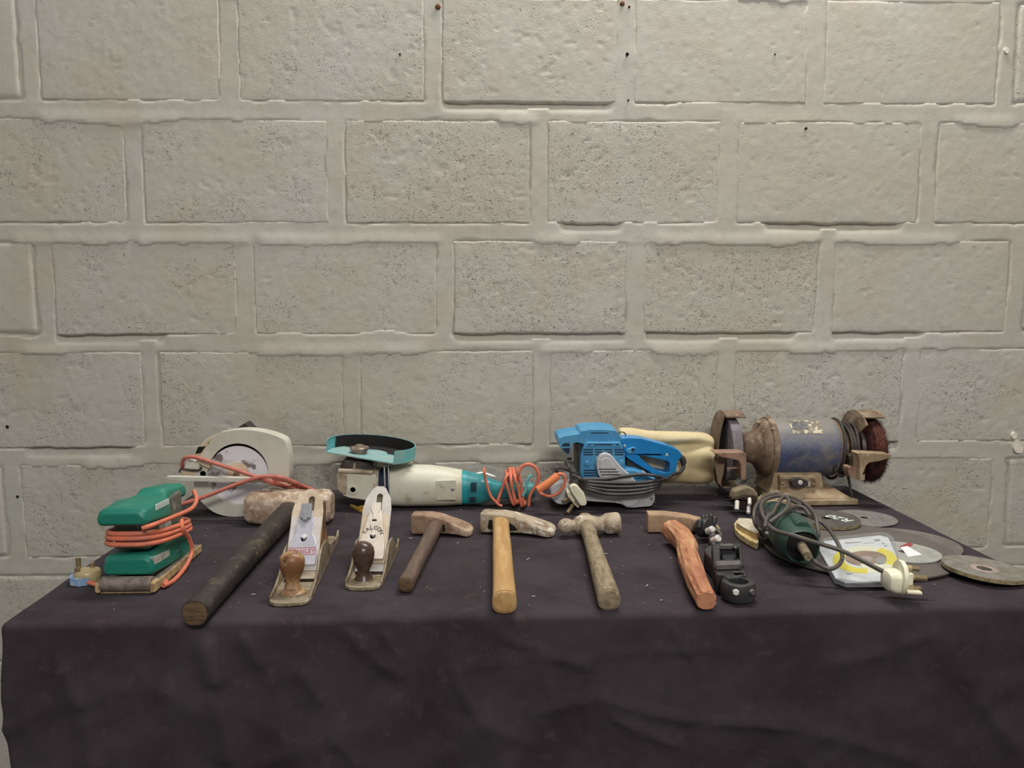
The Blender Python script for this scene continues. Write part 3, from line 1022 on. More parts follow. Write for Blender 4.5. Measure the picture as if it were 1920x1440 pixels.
for px, py0, py1, Y, r in ((149, 1092, 1045, pc.y + 0.016, 0.0036), (146, 1086, 1064, pc.y + 0.000, 0.0038), (175, 1078, 1055, pc.y + 0.020, 0.0030)):
    a, b = W(px, py0, Y), W(px, py1, Y)
    t.part('pin', lathe([(0, r), (0.97 * (b.z - 0.012), r), (b.z - 0.012, r * 0.7), (b.z - 0.012, 0)], (a.x, Y, 0.012), (0, 0, 1), 14), 'pin_brass', under=plug)

# ================================================================== circular saw against the wall
z2 = z3(300, 780, 5.647)
t = Thing('circular_saw', 'beige circular saw with round blade window standing against the wall', 'power saw', (-0.47, -0.20, 0))
YS = -0.236
outer = z2([(600, 192), (720, 160), (860, 146), (1000, 156), (1150, 186), (1280, 236), (1325, 275), (1350, 360), (1363, 460), (1366, 560), (1362, 650), (1335, 760), (1250, 900), (1100, 1010), (980, 1055),
            (880, 1062), (790, 1066), (700, 1060), (600, 1032), (520, 985), (450, 920), (395, 850), (362, 760), (365, 600), (410, 470), (490, 330)])
outer = sp2(outer, 3)
hole = [z2([p])[0] for p in circ(825, 615, 324, 56)]
t.part('guard_plate', slab([outer, hole], YS, YS + 0.012), 'saw_beige', bevel=0.0022)
hole2 = [z2([p])[0] for p in circ(825, 615, 350, 40)]
t.part('guard_drum', slab([[(px + (446 - px) * 0.02, min(py + (889 - py) * 0.02, 962)) for px, py in outer], hole2], YS + 0.0121, YS + 0.055), 'saw_beige', bevel=0.002)
t.part('back_plate', slab([(px + (446 - px) * 0.03, min(py + (889 - py) * 0.03, 944)) for px, py in outer], YS + 0.0551, YS + 0.060), 'gear_dark')
bc = W(*z2([(832, 628)])[0], YS + 0.009)
bl = t.part('blade', ring_disc(bc, (0, 1, 0), 0.008, 0.0565, 0.0022, 64), 'saw_blade')
bh = W(*z2([(818, 612)])[0], YS + 0.005)
t.part('hub', lathe([(0.005, 0.0215), (0.001, 0.0205), (0.0, 0.012), (-0.003, 0.0105), (-0.004, 0.0)], bh, (0, 1, 0), 32), 'hub_cream', under=bl)
t.part('arbor_bolt', lathe([(0, 0.0065), (-0.006, 0.0060), (-0.0065, 0)], (bh.x, bh.y - 0.003, bh.z), (0, 1, 0), 6), 'pin_brass', under=bl)
rim = t.part('chip_rim', slab(z2([(335, 430), (420, 315), (490, 242), (600, 190), (625, 215), (500, 350), (420, 480), (370, 440)]), YS + 0.010, YS + 0.06), 'saw_cream', bevel=0.002)
for poly in ([(540, 262), (590, 203), (604, 213), (590, 240), (520, 302), (505, 290)], [(402, 328), (482, 322), (430, 392), (372, 402)]):
    t.part('slot', slab(z2(poly), YS + 0.0085, YS + 0.012), 'void_black', under=rim, smooth=False)
br = t.part('bracket', slab(z2([(250, 556), (268, 500), (310, 455), (375, 475), (425, 512), (412, 572)]), YS - 0.004, YS + 0.03), 'saw_beige', bevel=0.002)
t.part('latch', slab(z2([(378, 452), (545, 498), (522, 556), (395, 498)]), YS - 0.008, YS + 0.004), 'saw_cream', under=br, bevel=0.0015)
t.part('lug', slab(z2([(212, 645), (236, 575), (365, 592), (372, 650)]), YS - 0.001, YS + 0.03), 'saw_cream', under=br, bevel=0.0015)
t.part('hook', tube(Wp(z2([(205, 600), (215, 570), (250, 562), (340, 574), (412, 572), (440, 540)]), YS - 0.006), 0.0016, 8), 'dark_rubber', under=br)
c = W(*z2([(456, 612)])[0], YS)
t.part('bolt_hole', lathe([(-0.0004, 0.0056), (-0.0004, 0.0), ], c, (0, 1, 0), 20), 'void_black')
t.part('shoe', slab(z2([(52, 662), (72, 640), (850, 652), (1130, 672), (1130, 722), (850, 702), (110, 690)]), YS - 0.030, YS - 0.018), 'saw_beige', bevel=0.0012)
t.part('lower_guard', slab(z2([(1085, 775), (1180, 745), (1280, 758), (1338, 805), (1330, 870), (1180, 900), (1000, 890)]), YS - 0.002, YS + 0.006), 'saw_beige', bevel=0.003)
t.part('motor', lathe([(0, 0.046), (0.002, 0.050), (0.10, 0.048), (0.112, 0.036), (0.112, 0)], (bc.x, YS + 0.061, bc.z - 0.004), (0, 1, 0), 32), 'black_plastic')
t.part('rear_handle', slab(z2([(780, 240), (785, 152), (893, 76), (905, 76), (975, 150), (985, 240)]), YS + 0.075, YS + 0.11), 'dusty_black', bevel=0.003)
CY = YS - 0.036
cA = Wp(z2([(236, 560, YS + 0.01), (240, 480, YS - 0.004), (285, 438, YS - 0.014), (400, 443, YS - 0.016), (600, 508, YS - 0.02), (860, 592, YS - 0.04), (1060, 658), (1180, 712), (1290, 738, YS - 0.006), (1400, 752, YS - 0.004), (1445, 738, YS), (1400, 700, YS - 0.008), (1300, 680), (1190, 672)]), CY)
cB = Wp(z2([(170, 950), (400, 880), (560, 822), (700, 766), (900, 692), (1060, 645), (1180, 640), (1300, 655), (1420, 700, YS - 0.02), (1500, 735, YS - 0.002), (1600, 775, YS + 0.015), (1760, 850, YS + 0.03), (1800, 880, YS + 0.035)]), CY - 0.008)
cC = Wp(z2([(1080, 668), (1200, 700), (1320, 735, YS - 0.008), (1430, 748, YS), (1560, 770, YS + 0.015), (1700, 840, YS + 0.03), (1780, 890, YS + 0.045)]), CY - 0.001)
cD = Wp(z2([(1100, 690), (1210, 742), (1290, 770), (1330, 800, YS - 0.02), (1345, 840, YS)]), CY + 0.008)
t.part('cord', join(tube(cA, 0.0037), tube(cB, 0.0037), tube(cC, 0.0036)), 'rose_cord')

# ================================================================== sledge hammer
HC = Vector((-0.3630, -0.281, 0.0305))
HE = T(365, 1150, 0.0165)
t = Thing('sledge_hammer', 'heavy sledge hammer with battered pale iron head and thick black handle', 'hammer', (HC.x, HC.y - 0.1, 0))
rings = []
for x, r in ((-0.084, 0.012), (-0.0835, 0.022), (-0.075, 0.0275), (-0.050, 0.0295), (-0.028, 0.0285), (0.0, 0.030), (0.028, 0.0285), (0.050, 0.0295), (0.066, 0.0275), (0.072, 0.022), (0.0725, 0.012)):
    pts = oval((HC.x + x, HC.y + 0.02 * x, HC.z - 0.0005), (0, 1, 0), (0, 0, 1), r, r, 24, 3.6)
    rings.append([p + Vector((0, 0.0012 * math.sin(7 * i + x * 90), 0.0012 * math.sin(5 * i + x * 130))) for i, p in enumerate(pts)])
t.part('head', loft(rings), 'sledge_iron')
hd = (HE - HC).normalized()
t.part('handle', bar_between(HC - hd * 0.02, HE, 0.0165, 0.0163, 28, 2.4, mids=((0.10, 0.0175), (0.2, 0.0178), (0.4, 0.0168), (0.6, 0.0162), (0.8, 0.0160), (0.93, 0.0165))), 'sledge_handle')
u_ = hd.cross(Vector((0, 0, 1))).normalized()
t.part('butt', loft([oval(HE + hd * s, u_, u_.cross(hd), r, r, 28, 2.4) for s, r in ((-0.002, 0.0155), (0.0005, 0.0152), (0.001, 0.0135), (0.001, 0.001))]), 'handle_end')
t.part('collar', loft([oval(HC + hd * s, u_, u_.cross(hd), r, r, 28, 2.2) for s, r in ((0.024, 0.0205), (0.0335, 0.0205), (0.0345, 0.0185), (0.0345, 0.016))]), 'sledge_iron')


# ================================================================== hand planes
def hand_plane(name, label, toe_px, heel_px, width, mouth, top_py, mats_, style):
    a, b = T(*toe_px), T(*heel_px, 0.002)
    d = (b - a)
    d.z = 0
    L = d.length
    rz = math.atan2(-d.x, d.y)
    o = a + Vector((-math.cos(rz), -math.sin(rz), 0)) * (width / 2)
    t = Thing(name, label, 'hand plane', (o.x, o.y, 0), rz, 'hand planes')
    hw = width / 2
    P = lambda n, s, m, **k: t.part(n, s, m, world=False, **k)
    toe = [(-hw + 0.010, -0.003), (0, -0.005), (hw - 0.010, -0.003), (hw - 0.002, 0.004), (hw, 0.014), (hw, L - 0.010), (hw - 0.010, L), (-hw + 0.010, L), (-hw, L - 0.010), (-hw, 0.014), (-hw + 0.002, 0.004)]
    mo = [(-hw + 0.006, mouth - 0.012), (hw - 0.006, mouth - 0.012), (hw - 0.006, mouth + 0.002), (-hw + 0.006, mouth + 0.002)]
    P('sole', prism([toe, mo], lambda u, v, w: (u, v, w), 0.0, 0.0055), mats_['iron'], bevel=0.0015)
    P('mouth_gap', box((0, mouth - 0.005, 0.001), (width - 0.013, 0.014, 0.0012)), 'void_black')
    ck = [(0.012, 0.0045), (0.012, 0.0085), (mouth * 0.5, 0.012), (mouth - 0.012, 0.021), (mouth + 0.012, 0.038), (mouth + 0.035, 0.044), (mouth + 0.07, 0.042), (mouth + 0.10, 0.026), (L - 0.045, 0.013), (L - 0.02, 0.0125), (L - 0.008, 0.017), (L - 0.003, 0.0165), (L - 0.004, 0.0045)]
    if style == 'short':
        ck = [(0.012, 0.0045), (0.012, 0.0085), (mouth * 0.5, 0.011), (mouth - 0.008, 0.019), (mouth + 0.012, 0.036), (mouth + 0.03, 0.043), (mouth + 0.055, 0.041), (mouth + 0.08, 0.024), (L - 0.035, 0.013), (L - 0.016, 0.013), (L - 0.007, 0.020), (L - 0.003, 0.0195), (L - 0.004, 0.0045)]
    for s in (-1, 1):
        P('cheek', prism([ck], lambda u, v, w: (w, u, v), s * hw, s * (hw - 0.0032)), mats_['iron'], bevel=0.0010)
    ang = R_(45)
    O = Vector((0, mouth, 0.006))
    ax, ay = Vector((1, 0, 0)), Vector((0, math.cos(ang), math.sin(ang)))
    az = ax.cross(ay)
    F = lambda u, v, w: O + ax * u + ay * v + az * w
    lo_, hi_ = 0.06, 0.24
    for _ in range(40):
        m = (lo_ + hi_) / 2
        if proj(t.M @ F(0, m, 0.004))[1] > top_py:
            lo_ = m
        else:
            hi_ = m
    S = lo_
    b_ = hw - 0.0045
    P('frog', prism([[(mouth + 0.012, 0.004), (mouth + 0.065, 0.004), (mouth + 0.06, 0.050), (mouth + 0.048, 0.050)]], lambda u, v, w: (w, u, v), -b_ + 0.006, b_ - 0.006), 'plane_inner', bevel=0.002)
    tw = b_ - 0.013 if style == 'short' else b_ - 0.016
    bl = [(-b_, -0.002), (b_, -0.002), (b_, S - 0.040), (b_ - 0.003, S - 0.022), (tw + 0.001, S - 0.004), (tw - 0.004, S), (-tw + 0.004, S), (-tw - 0.001, S - 0.004), (-b_ + 0.003, S - 0.022), (-b_, S - 0.040)]
    sx = 0.004 if style == 'long' else 0.002
    slot = [(sx - 0.0045, S - 0.042), (sx + 0.0045, S - 0.042)] + [(sx + 0.0045 * math.cos(a), S - 0.018 + 0.0045 * math.sin(a)) for a in np.linspace(0, math.pi, 9)]
    P('cutting_iron', prism([bl, slot], F, 0.0, 0.0030), mats_['blade'], bevel=0.0006)
    P('slot_shade', prism([[(sx - 0.005, S - 0.043), (sx + 0.005, S - 0.043), (sx + 0.005, S - 0.012), (sx - 0.005, S - 0.012)]], F, -0.0030, -0.0006), 'plane_inner')  # dark plate standing in for the shade inside the slot
    ci = [(-b_ + 0.001, 0.010), (b_ - 0.001, 0.010), (b_ - 0.001, S - 0.052), (-b_ + 0.001, S - 0.052)]
    P('cap_iron', prism([ci], F, 0.0031, 0.0055), mats_['capiron'], bevel=0.0008)
    if style == 'long':
        w1, w0 = b_ - 0.002, 0.0105
        half = [(w1 * 0.96, 0.016), (w1, 0.030), (w1 * 0.99, 0.042), (w1 * 0.86, 0.054), (w1 * 0.60, 0.066), (w0 * 1.25, 0.080), (w0, S - 0.055), (w0 * 0.98, S - 0.044)]
    else:
        w1, w0 = b_ - 0.002, 0.0095
        half = [(w1 * 0.97, 0.014), (w1, 0.020), (w1 * 0.97, 0.036), (w0 * 1.15, S - 0.060), (w0, S - 0.050), (w0 * 0.7, S - 0.047)]
    lc = half + [(-u, v) for u, v in reversed(half)]
    kv = 0.058 if style == 'long' else 0.052
    kh = circ(0, kv, 0.0044, 16)
    cap = P('lever_cap', prism([lc, kh], F, 0.0056, 0.0125), mats_['cap'], bevel=0.0016)
    P('keyhole', prism([circ(0, kv - 0.001, 0.0050, 16)], F, 0.0057, 0.0062), 'void_black', under=cap)
    P('cap_screw', prism([circ(0.0008, kv + 0.0035, 0.0034, 16)], F, 0.006, 0.0136), 'bolt_bright', under=cap, bevel=0.0006)
    if style == 'long':
        cam_ = P('cam_lever', prism([[(-0.0078, S - 0.060), (0.0078, S - 0.060), (0.0078, S - 0.034), (-0.0078, S - 0.034)]], F, 0.0100, 0.0185), 'cam_grey', bevel=0.002)
        P('cam_strap', prism([[(-0.0032, S - 0.064), (0.0032, S - 0.064), (0.0032, S - 0.050), (-0.0032, S - 0.050)]], F, 0.0126, 0.0200), 'cam_grey', under=cap, bevel=0.001)
    else:
        P('cam_lever', prism([[(-0.0032, S - 0.066), (0.0032, S - 0.066), (0.0036, S - 0.056), (0.0080, S - 0.047), (0.0075, S - 0.036), (-0.0075, S - 0.036), (-0.0080, S - 0.047), (-0.0036, S - 0.056)]], F, 0.0120, 0.0142), mats_['cap'], bevel=0.001)
        P('cam_slot', prism([[(-0.0036, S - 0.0685), (0.0036, S - 0.0685), (0.0036, S - 0.0662), (-0.0036, S - 0.0662)]], F, 0.0124, 0.0128), 'void_black', under=cap)
    Fm = Matrix((ax, ay, az)).transposed().to_4x4()
    if style == 'long':
        t.text('STANLEY', 0.0092, Matrix.Translation(F(0.0, 0.0370, 0.0127)) @ Fm, 'red_print', under=cap, world=False)
        fr = join(*[prism([[(x0, y0), (x1, y0), (x1, y1), (x0, y1)]], F, 0.0124, 0.0128) for x0, y0, x1, y1 in ((-0.0195, 0.0312, 0.0195, 0.0320), (-0.0195, 0.0425, 0.0195, 0.0433), (-0.0195, 0.0312, -0.0187, 0.0433), (0.0187, 0.0312, 0.0195, 0.0433))])
        P('print_border', fr, 'red_print', under=cap, smooth=False)
    else:
        for i, ch in enumerate('FALCON'):
            a = R_(158 - i * 136 / 5)
            p = F(0.0135 * math.cos(a), kv + 0.0015 + 0.0120 * math.sin(a), 0.0127)
            M = Matrix.Translation(p) @ Fm @ Matrix.Rotation(a - math.pi / 2, 4, 'Z')
            t.text(ch, 0.0086, M, 'dark_print', under=cap, world=False, bold=0.0002)
    kb = (0.0 if style == 'long' else -0.002, 0.032 if style == 'long' else 0.026)
    if style == 'long':
        prof = [(0.0045, 0.0165), (0.0075, 0.0165), (0.009, 0.0150), (0.010, 0.0122), (0.014, 0.0112), (0.019, 0.0098), (0.023, 0.0095), (0.028, 0.0112), (0.036, 0.0150), (0.045, 0.0172), (0.053, 0.0172), (0.059, 0.0150), (0.063, 0.0100), (0.0645, 0.004), (0.0645, 0.0)]
    else:
        prof = [(0.0045, 0.0135), (0.0060, 0.0140), (0.0085, 0.0130), (0.013, 0.0105), (0.018, 0.0088), (0.022, 0.0092), (0.028, 0.0130), (0.036, 0.0150), (0.045, 0.0162), (0.053, 0.0150), (0.0585, 0.0110), (0.0615, 0.006), (0.062, 0.0)]
    kn = P('knob', lathe(prof, (kb[0], kb[1], 0), (0, 0, 1), 36), mats_['knob'])
    P('knob_ring', lathe([(0.0045, 0.0185 if style == 'long' else 0.015), (0.0068, 0.0185 if style == 'long' else 0.015), (0.0072, 0.012)], (kb[0], kb[1], 0), (0, 0, 1), 36), mats_['iron'], under=kn)
    y0 = L - (0.052 if style == 'long' else 0.042)
    hs = 1.0 if style == 'long' else 0.58
    to = [(y0 - 0.018, 0.005), (y0 + 0.036, 0.005), (y0 + 0.030, 0.014), (y0 + 0.016, 0.030), (y0 + 0.014, 0.050), (y0 + 0.022, 0.068), (y0 + 0.018, 0.076), (y0 - 0.004, 0.078), (y0 - 0.020, 0.086), (y0 - 0.030, 0.082), (y0 - 0.022, 0.068), (y0 - 0.010, 0.055), (y0 - 0.012, 0.035), (y0 - 0.020, 0.016)]
    to = [(u, 0.005 + (v - 0.005) * hs) for u, v in to]
    P('tote', prism([sp2(to, 3)], lambda u, v, w: (w, u, v), -0.011, 0.011), mats_['knob'], bevel=0.006, seg=3)
    return t


hand_plane('hand_plane', 'larger hand plane with red boxed print on its lever cap beside the sledge handle', (581, 1134), (637, 1008), 0.0560, 0.088, 916, dict(iron='plane_iron', blade='blade_dusty', capiron='blade_steel', cap='cap_chrome', knob='knob_worn'), 'long')
hand_plane('hand_plane', 'smaller hand plane with arched lettering on its ivory lever cap and dark knob', (714, 1106), (750, 1027), 0.0535, 0.062, 911, dict(iron='plane_iron', blade='blade_steel', capiron='blade_dusty', cap='cap_ivory', knob='knob_dark'), 'short')


# ================================================================== hammers lying on the cloth
def adze_head(L, tall, flat_tip, depth):
    """square poll at the left running out into a flat, drooping blade at the right; local x along the head"""
    st = [(0.0, depth * 0.46, 0.002, tall * 0.97), (0.003, depth * 0.52, 0.0, tall), (L * 0.30, depth * 0.56, 0.001, tall * 1.0), (L * 0.45, depth * 0.60, 0.003, tall * 0.93), (L * 0.62, depth * 0.72, 0.004, tall * 0.74),
          (L * 0.80, depth * 0.86, 0.003, tall * 0.52), (L * 0.92, depth * 0.90, 0.001, tall * 0.36), (L * 0.975, depth * 0.66, 0.0005, tall * 0.28), (L, depth * 0.28, 0.001, tall * 0.22)]
    rings = []
    for x, hy, z0, z1 in st:
        rings.append([Vector(p) for p in oval((x, 0, (z0 + z1) / 2), (0, 1, 0), (0, 0, 1), hy, (z1 - z0) / 2, 24, 9.0)])
    return loft(rings)


def simple_handle(t, a, b, r0, r1, m, endm, mids=(), p=2.4, flat=1.0):
    t.part('handle', bar_between(a, b, r0, r1, 24, p, mids=mids, flat=flat), m)
    d = (Vector(b) - Vector(a)).normalized()
    u = d.cross(Vector((0, 0, 1))).normalized()
    t.part('handle_end', loft([oval(Vector(b) + d * s, u, u.cross(d), r, r * flat, 24, p) for s, r in ((-0.001, r1 * 0.98), (0.0012, r1 * 0.9), (0.0022, r1 * 0.75), (0.0022, 0.0005))]), endm)


# narrow rusty adze hammer with a dark handle
a = T(773, 1003)
b = T(884, 1006)
t = Thing('adze_hammer', 'small rusty adze hammer with slim dark brown handle', 'hammer', a + (b - a) * 0.4, 0, 'hand hammers')
M1 = Matrix.Translation((a.x, a.y + 0.013, 0.0005)) @ Matrix.Rotation(math.atan2(b.y - a.y, b.x - a.x) + R_(1), 4, 'Z')
t.part('head', xf(adze_head((b - a).length + 0.002, 0.036, 0.006, 0.028), M1), 'hammer_rust')
t.part('eye_gap', xf(prism([[(0.056, 0.008), (0.069, 0.010), (0.066, 0.017), (0.056, 0.022)]], lambda u, v, w: (u, w, v), -0.0192, -0.012), M1), 'void_black')
simple_handle(t, T(818, 985, 0.016), T(761, 1096, 0.0125), 0.0125, 0.0112, 'hammer_wood_dark', 'handle_end', ((0.15, 0.0120), (0.5, 0.0112), (0.8, 0.0108)))

# larger adze hammer with a yellow handle
a = T(904, 1000)
b = T(1036, 1011)
t = Thing('adze_hammer', 'adze hammer with grey flaked head and thick yellow wooden handle', 'hammer', a + (b - a) * 0.4, 0, 'hand hammers')
M1 = Matrix.Translation((a.x, a.y + 0.016, 0.0005)) @ Matrix.Rotation(math.atan2(b.y - a.y, b.x - a.x) + R_(6), 4, 'Z')
t.part('head', xf(adze_head((b - a).length + 0.004, 0.036, 0.006, 0.032), M1), 'hammer_grey')
t.part('eye_gap', xf(prism([[(0.046, 0.008), (0.068, 0.010), (0.062, 0.016), (0.046, 0.026)]], lambda u, v, w: (u, w, v), -0.0214, -0.012), M1), 'void_black')
t.part('eye_gap', xf(prism([[(0.014, 0.010), (0.022, 0.008), (0.022, 0.026), (0.016, 0.024)]], lambda u, v, w: (u, w, v), -0.0188, -0.012), M1), 'void_black')
simple_handle(t, T(939, 980, 0.017), T(946, 1128, 0.0165), 0.0145, 0.0158, 'hammer_wood_yellow', 'hammer_wood_yellow', ((0.2, 0.0142), (0.45, 0.0150), (0.7, 0.0150), (0.9, 0.0155)), 2.8)

# ball peen hammer
zc = 0.0195
pc, fc = T(1061, 986, zc), T(1153, 981, zc)
t = Thing('ball_peen_hammer', 'ball peen hammer with round peen and pale weathered handle', 'hammer', ((pc + fc) / 2).to_tuple()[:2] + (0,), 0, 'hand hammers')
ax_ = (fc - pc).normalized()
Lh = (fc - pc).length
t.part('head', lathe([(-0.0135, 0.0), (-0.0128, 0.005), (-0.009, 0.0105), (-0.002, 0.0135), (0.005, 0.0125), (0.010, 0.0098), (0.015, 0.0098), (0.019, 0.0150), (0.026, 0.0168), (0.042, 0.0172), (0.050, 0.0148), (0.060, 0.0128), (0.066, 0.0138), (0.072, 0.0180), (Lh + 0.002, 0.0192), (Lh + 0.006, 0.0182), (Lh + 0.007, 0.0)], pc, ax_, 28), 'hammer_grey')
simple_handle(t, T(1097, 975, 0.020), T(1142, 1124, 0.0150), 0.0132, 0.0148, 'hammer_wood_grey', 'hammer_wood_grey', ((0.12, 0.0128), (0.3, 0.0120), (0.55, 0.0130), (0.8, 0.0145), (0.95, 0.0152)))

# adze with a crooked branch handle
a, b = T(1216, 1000), T(1342, 1003)
t = Thing('branch_adze', 'adze with plain wedge head and crooked reddish branch handle', 'adze', (a + (b - a) * 0.3), 0, 'hand hammers')
rings = []
for x, hy, z0, z1 in ((0, 0.0145, 0.0, 0.034), (0.03, 0.0145, 0.0, 0.034), (0.07, 0.0150, 0.002, 0.029), (0.105, 0.0155, 0.003, 0.020), (0.125, 0.0150, 0.002, 0.010)):
    rings.append(oval((x, 0, (z0 + z1) / 2), (0, 1, 0), (0, 0, 1), hy, (z1 - z0) / 2, 20, 9.0))
t.part('head', xf(loft(rings), Matrix.Translation((a.x, a.y + 0.014, 0.0006)) @ Matrix.Rotation(math.atan2(b.y - a.y, b.x - a.x) + R_(3), 4, 'Z')), 'adze_head')
cen = spline(Tp([(1256, 992, 0.024), (1272, 1003, 0.021), (1286, 1022, 0.018), (1290, 1042, 0.0165), (1297, 1066, 0.0160), (1310, 1096, 0.0150), (1324, 1126, 0.0140)], 0.016), 6)
rad = [0.0172, 0.0178, 0.0165, 0.0158, 0.0155, 0.0142, 0.0130]
rings = []
for i, p in enumerate(cen):
    s = i / (len(cen) - 1)
    k = s * (len(rad) - 1)
    r = rad[min(int(k), len(rad) - 2)] * (1 - (k - int(k))) + rad[min(int(k) + 1, len(rad) - 1)] * (k - int(k)) if int(k) < len(rad) - 1 else rad[-1]
    tg = (cen[min(i + 1, len(cen) - 1)] - cen[max(i - 1, 0)]).normalized()
    u = tg.cross(Vector((0, 0, 1))).normalized()
    v = u.cross(tg)
    rings.append([c + (c - p) * 0.07 * math.sin(3 * j + s * 9) for j, c in enumerate(oval(p, u, v, r, r * 0.95, 22, 2.4))])
t.part('handle', loft(rings), 'branch_wood')
tg = (cen[-1] - cen[-3]).normalized()
u = tg.cross(Vector((0, 0, 1))).normalized()
t.part('handle_end', loft([oval(cen[-1] + tg * s, u, u.cross(tg), r, r * 0.95, 9, 2.6) for s, r in ((-0.001, 0.0128), (0.0014, 0.0124), (0.0016, 0.0005))]), 'branch_cut', smooth=False)

# ================================================================== black clamp head of a drill stand
zk = z3(1290, 950, 7.58)
rc = T(*zk([(715, 1052)])[0], 0.026)
t = Thing('drill_stand_clamp', 'black cast clamp bracket with round ring and knurled knob', 'clamp', (rc.x, rc.y + 0.06, 0))
rg = t.part('ring', lathe([(0.002, 0.0132), (0.0, 0.0160), (0.002, 0.0215), (0.010, 0.0238), (0.020, 0.0232), (0.0255, 0.0215), (0.0260, 0.0205), (0.0260, 0.0140), (0.0250, 0.0132), (0.002, 0.0132)], (rc.x, rc.y, 0.0), (0, 0, 1), 40, caps=False), 'clamp_black')
for px, py in ((680, 1215), (905, 1215)):
    p = W(*zk([(px, py)])[0], rc.y - 0.020)
    t.part('bolt', lathe([(0.006, 0.0048), (-0.002, 0.0048), (-0.0035, 0.0036), (-0.0035, 0)], p, (0.25 if px < 800 else -0.25, 1, -0.1), 6), 'bolt_bright' if px < 800 else 'clamp_worn', under=rg)
t.part('arm', plate(zk([(375, 842), (785, 832), (835, 960), (820, 985), (780, 962), (740, 1000), (560, 1010), (470, 955), (420, 960), (395, 930)]), 0.002, 0.029), 'clamp_black', bevel=0.003)
fr = t.part('frame', plate([zk([(345, 530), (365, 518), (730, 515), (752, 530), (792, 820), (770, 838), (385, 848), (368, 830)]), zk([(455, 560), (720, 556), (738, 740), (462, 750)])], 0.003, 0.034), 'clamp_black', bevel=0.0025)
t.part('frame_floor', plate(zk([(450, 555), (725, 550), (745, 748), (455, 758)]), 0.004, 0.016, 0.034), 'dusty_black', under=fr)
t.part('cross_bar', plate(zk([(400, 768), (745, 764), (752, 812), (405, 824)]), 0.030, 0.038), 'clamp_worn', under=fr, bevel=0.0015)
t.part('top_bar', plate(zk([(452, 528), (640, 524), (640, 545), (452, 548)]), 0.031, 0.0375), 'clamp_worn', under=fr, bevel=0.001)
t.part('jaw', plate(zk([(470, 590), (690, 575), (700, 640), (640, 700), (540, 705), (480, 660)]), 0.006, 0.024, 0.030), 'clamp_black', bevel=0.004)
t.part('side_wing', plate(zk([(228, 590), (330, 530), (345, 560), (372, 840), (330, 740), (240, 640)]), 0.001, 0.028), 'clamp_black', bevel=0.003)
t.part('spine', plate(zk([(330, 520), (290, 440), (300, 370), (440, 370), (470, 450), (520, 520)]), 0.002, 0.026), 'clamp_black', bevel=0.003)
t.part('bracket', plate([zk([(320, 400), (400, 285), (490, 385), (480, 402)]), zk([(365, 385), (402, 325), (450, 385)])], 0.026, 0.031), 'clamp_worn', bevel=0.0008)
for px, py, z in ((330, 330, 0.030), (412, 462, 0.030)):
    p = T(*zk([(px, py)])[0], z)
    t.part('bolt', lathe([(-0.010, 0.0058), (0.004, 0.0058), (0.006, 0.0042), (0.006, 0)], p, (0.3, -0.75, 0.45), 16), 'bolt_bright')
kc = T(*zk([(255, 300)])[0], 0.022)
kn = t.part('knob', lathe([(-0.014, 0.012), (-0.012, 0.0155), (0.006, 0.0165), (0.010, 0.0140), (0.011, 0)], kc, (0.5, -0.8, 0.3), 24), 'clamp_black')
for px, py in ((215, 190), (260, 185), (318, 170), (375, 205), (160, 245)):
    p = T(*zk([(px, py)])[0], 0.032)
    t.part('lug', lathe([(-0.006, 0.0045), (0.006, 0.0048), (0.008, 0.003), (0.008, 0)], p, (0.2, 0.3, 1), 12), 'clamp_black', under=kn)
for px in (415, 660):
    p = T(*zk([(px, 560)])[0], 0.0345)
    t.part('clip', lathe([(0, 0.0030), (0.006, 0.0030), (0.0065, 0)], p + Vector((0, -0.002, -0.002)), (0, -0.8, 0.5), 10), 'clamp_black', under=fr)

# ================================================================== large angle grinder lying along the wall
za = z3(600, 800, 4.364)
YA = -0.165
t = Thing('angle_grinder', 'large cream and teal angle grinder with wheel guard and coiled orange cord', 'angle grinder', (-0.13, YA, 0))


def barrel(sections, Y, depth=1.0, p=2.6, n=32, grow=0.0):
    rings = []
    for px, pt, pb in sections:
        a, b = W(px, pt, Y), W(px, pb, Y)
        z0, z1 = max(b.z, 0.0012), a.z
        r = (z1 - z0) / 2 + grow
        rings.append(oval(((a.x + b.x) / 2, Y, (z0 + z1) / 2), (0, 1, 0), (0, 0, 1), r * depth, r, n, p))
    return loft(rings)


bd = t.part('motor_housing', barrel([(733, 877, 944), (735, 873, 946), (760, 872, 947.5), (805, 873, 948), (830, 876, 948), (866, 882, 944), (867.5, 884, 942)], YA, 1.0, 2.8), 'grinder_cream')
zr = W(800, 910, YA).z
yf = W(840, 910, YA).y - 0.0405
pn = t.part('access_panel', slab(za([(950, 442), (1110, 437), (1111, 600), (952, 602)]), yf + 0.0012, yf + 0.006), 'grinder_cream', under=bd, bevel=0.0008)
c = W(*za([(1086, 513)])[0], yf)
t.part('screw', lathe([(0.004, 0.0034), (0.0002, 0.0034), (-0.0004, 0.002), (-0.0004, 0)], c, (0, 1, 0), 12), 'cam_grey', under=bd)
t.part('vent_ring', barrel([(706, 880, 943), (733, 876, 945)], YA, 0.97, 2.8), 'vent_dark')
t.part('vent_band', barrel([(704, 877, 944), (714, 877, 944.5)], YA, 1.01, 2.8), 'gear_alloy')
for x in (527, 560):
    c0, c1 = W(*za([(x, 330)])[0], YA - 0.040), W(*za([(x + 4, 480)])[0], YA - 0.040)
    t.part('vent_bar', tube([c0 + Vector((0, 0.012, 0.002)), c0, c1, c1 + Vector((0, 0.004, -0.012))], 0.0016, 8, 4), 'belt_grey')
tape = [(480, 312), (520, 288), (600, 284), (640, 276), (720, 282), (760, 296), (700, 306), (640, 300), (600, 312), (545, 304), (510, 318)]
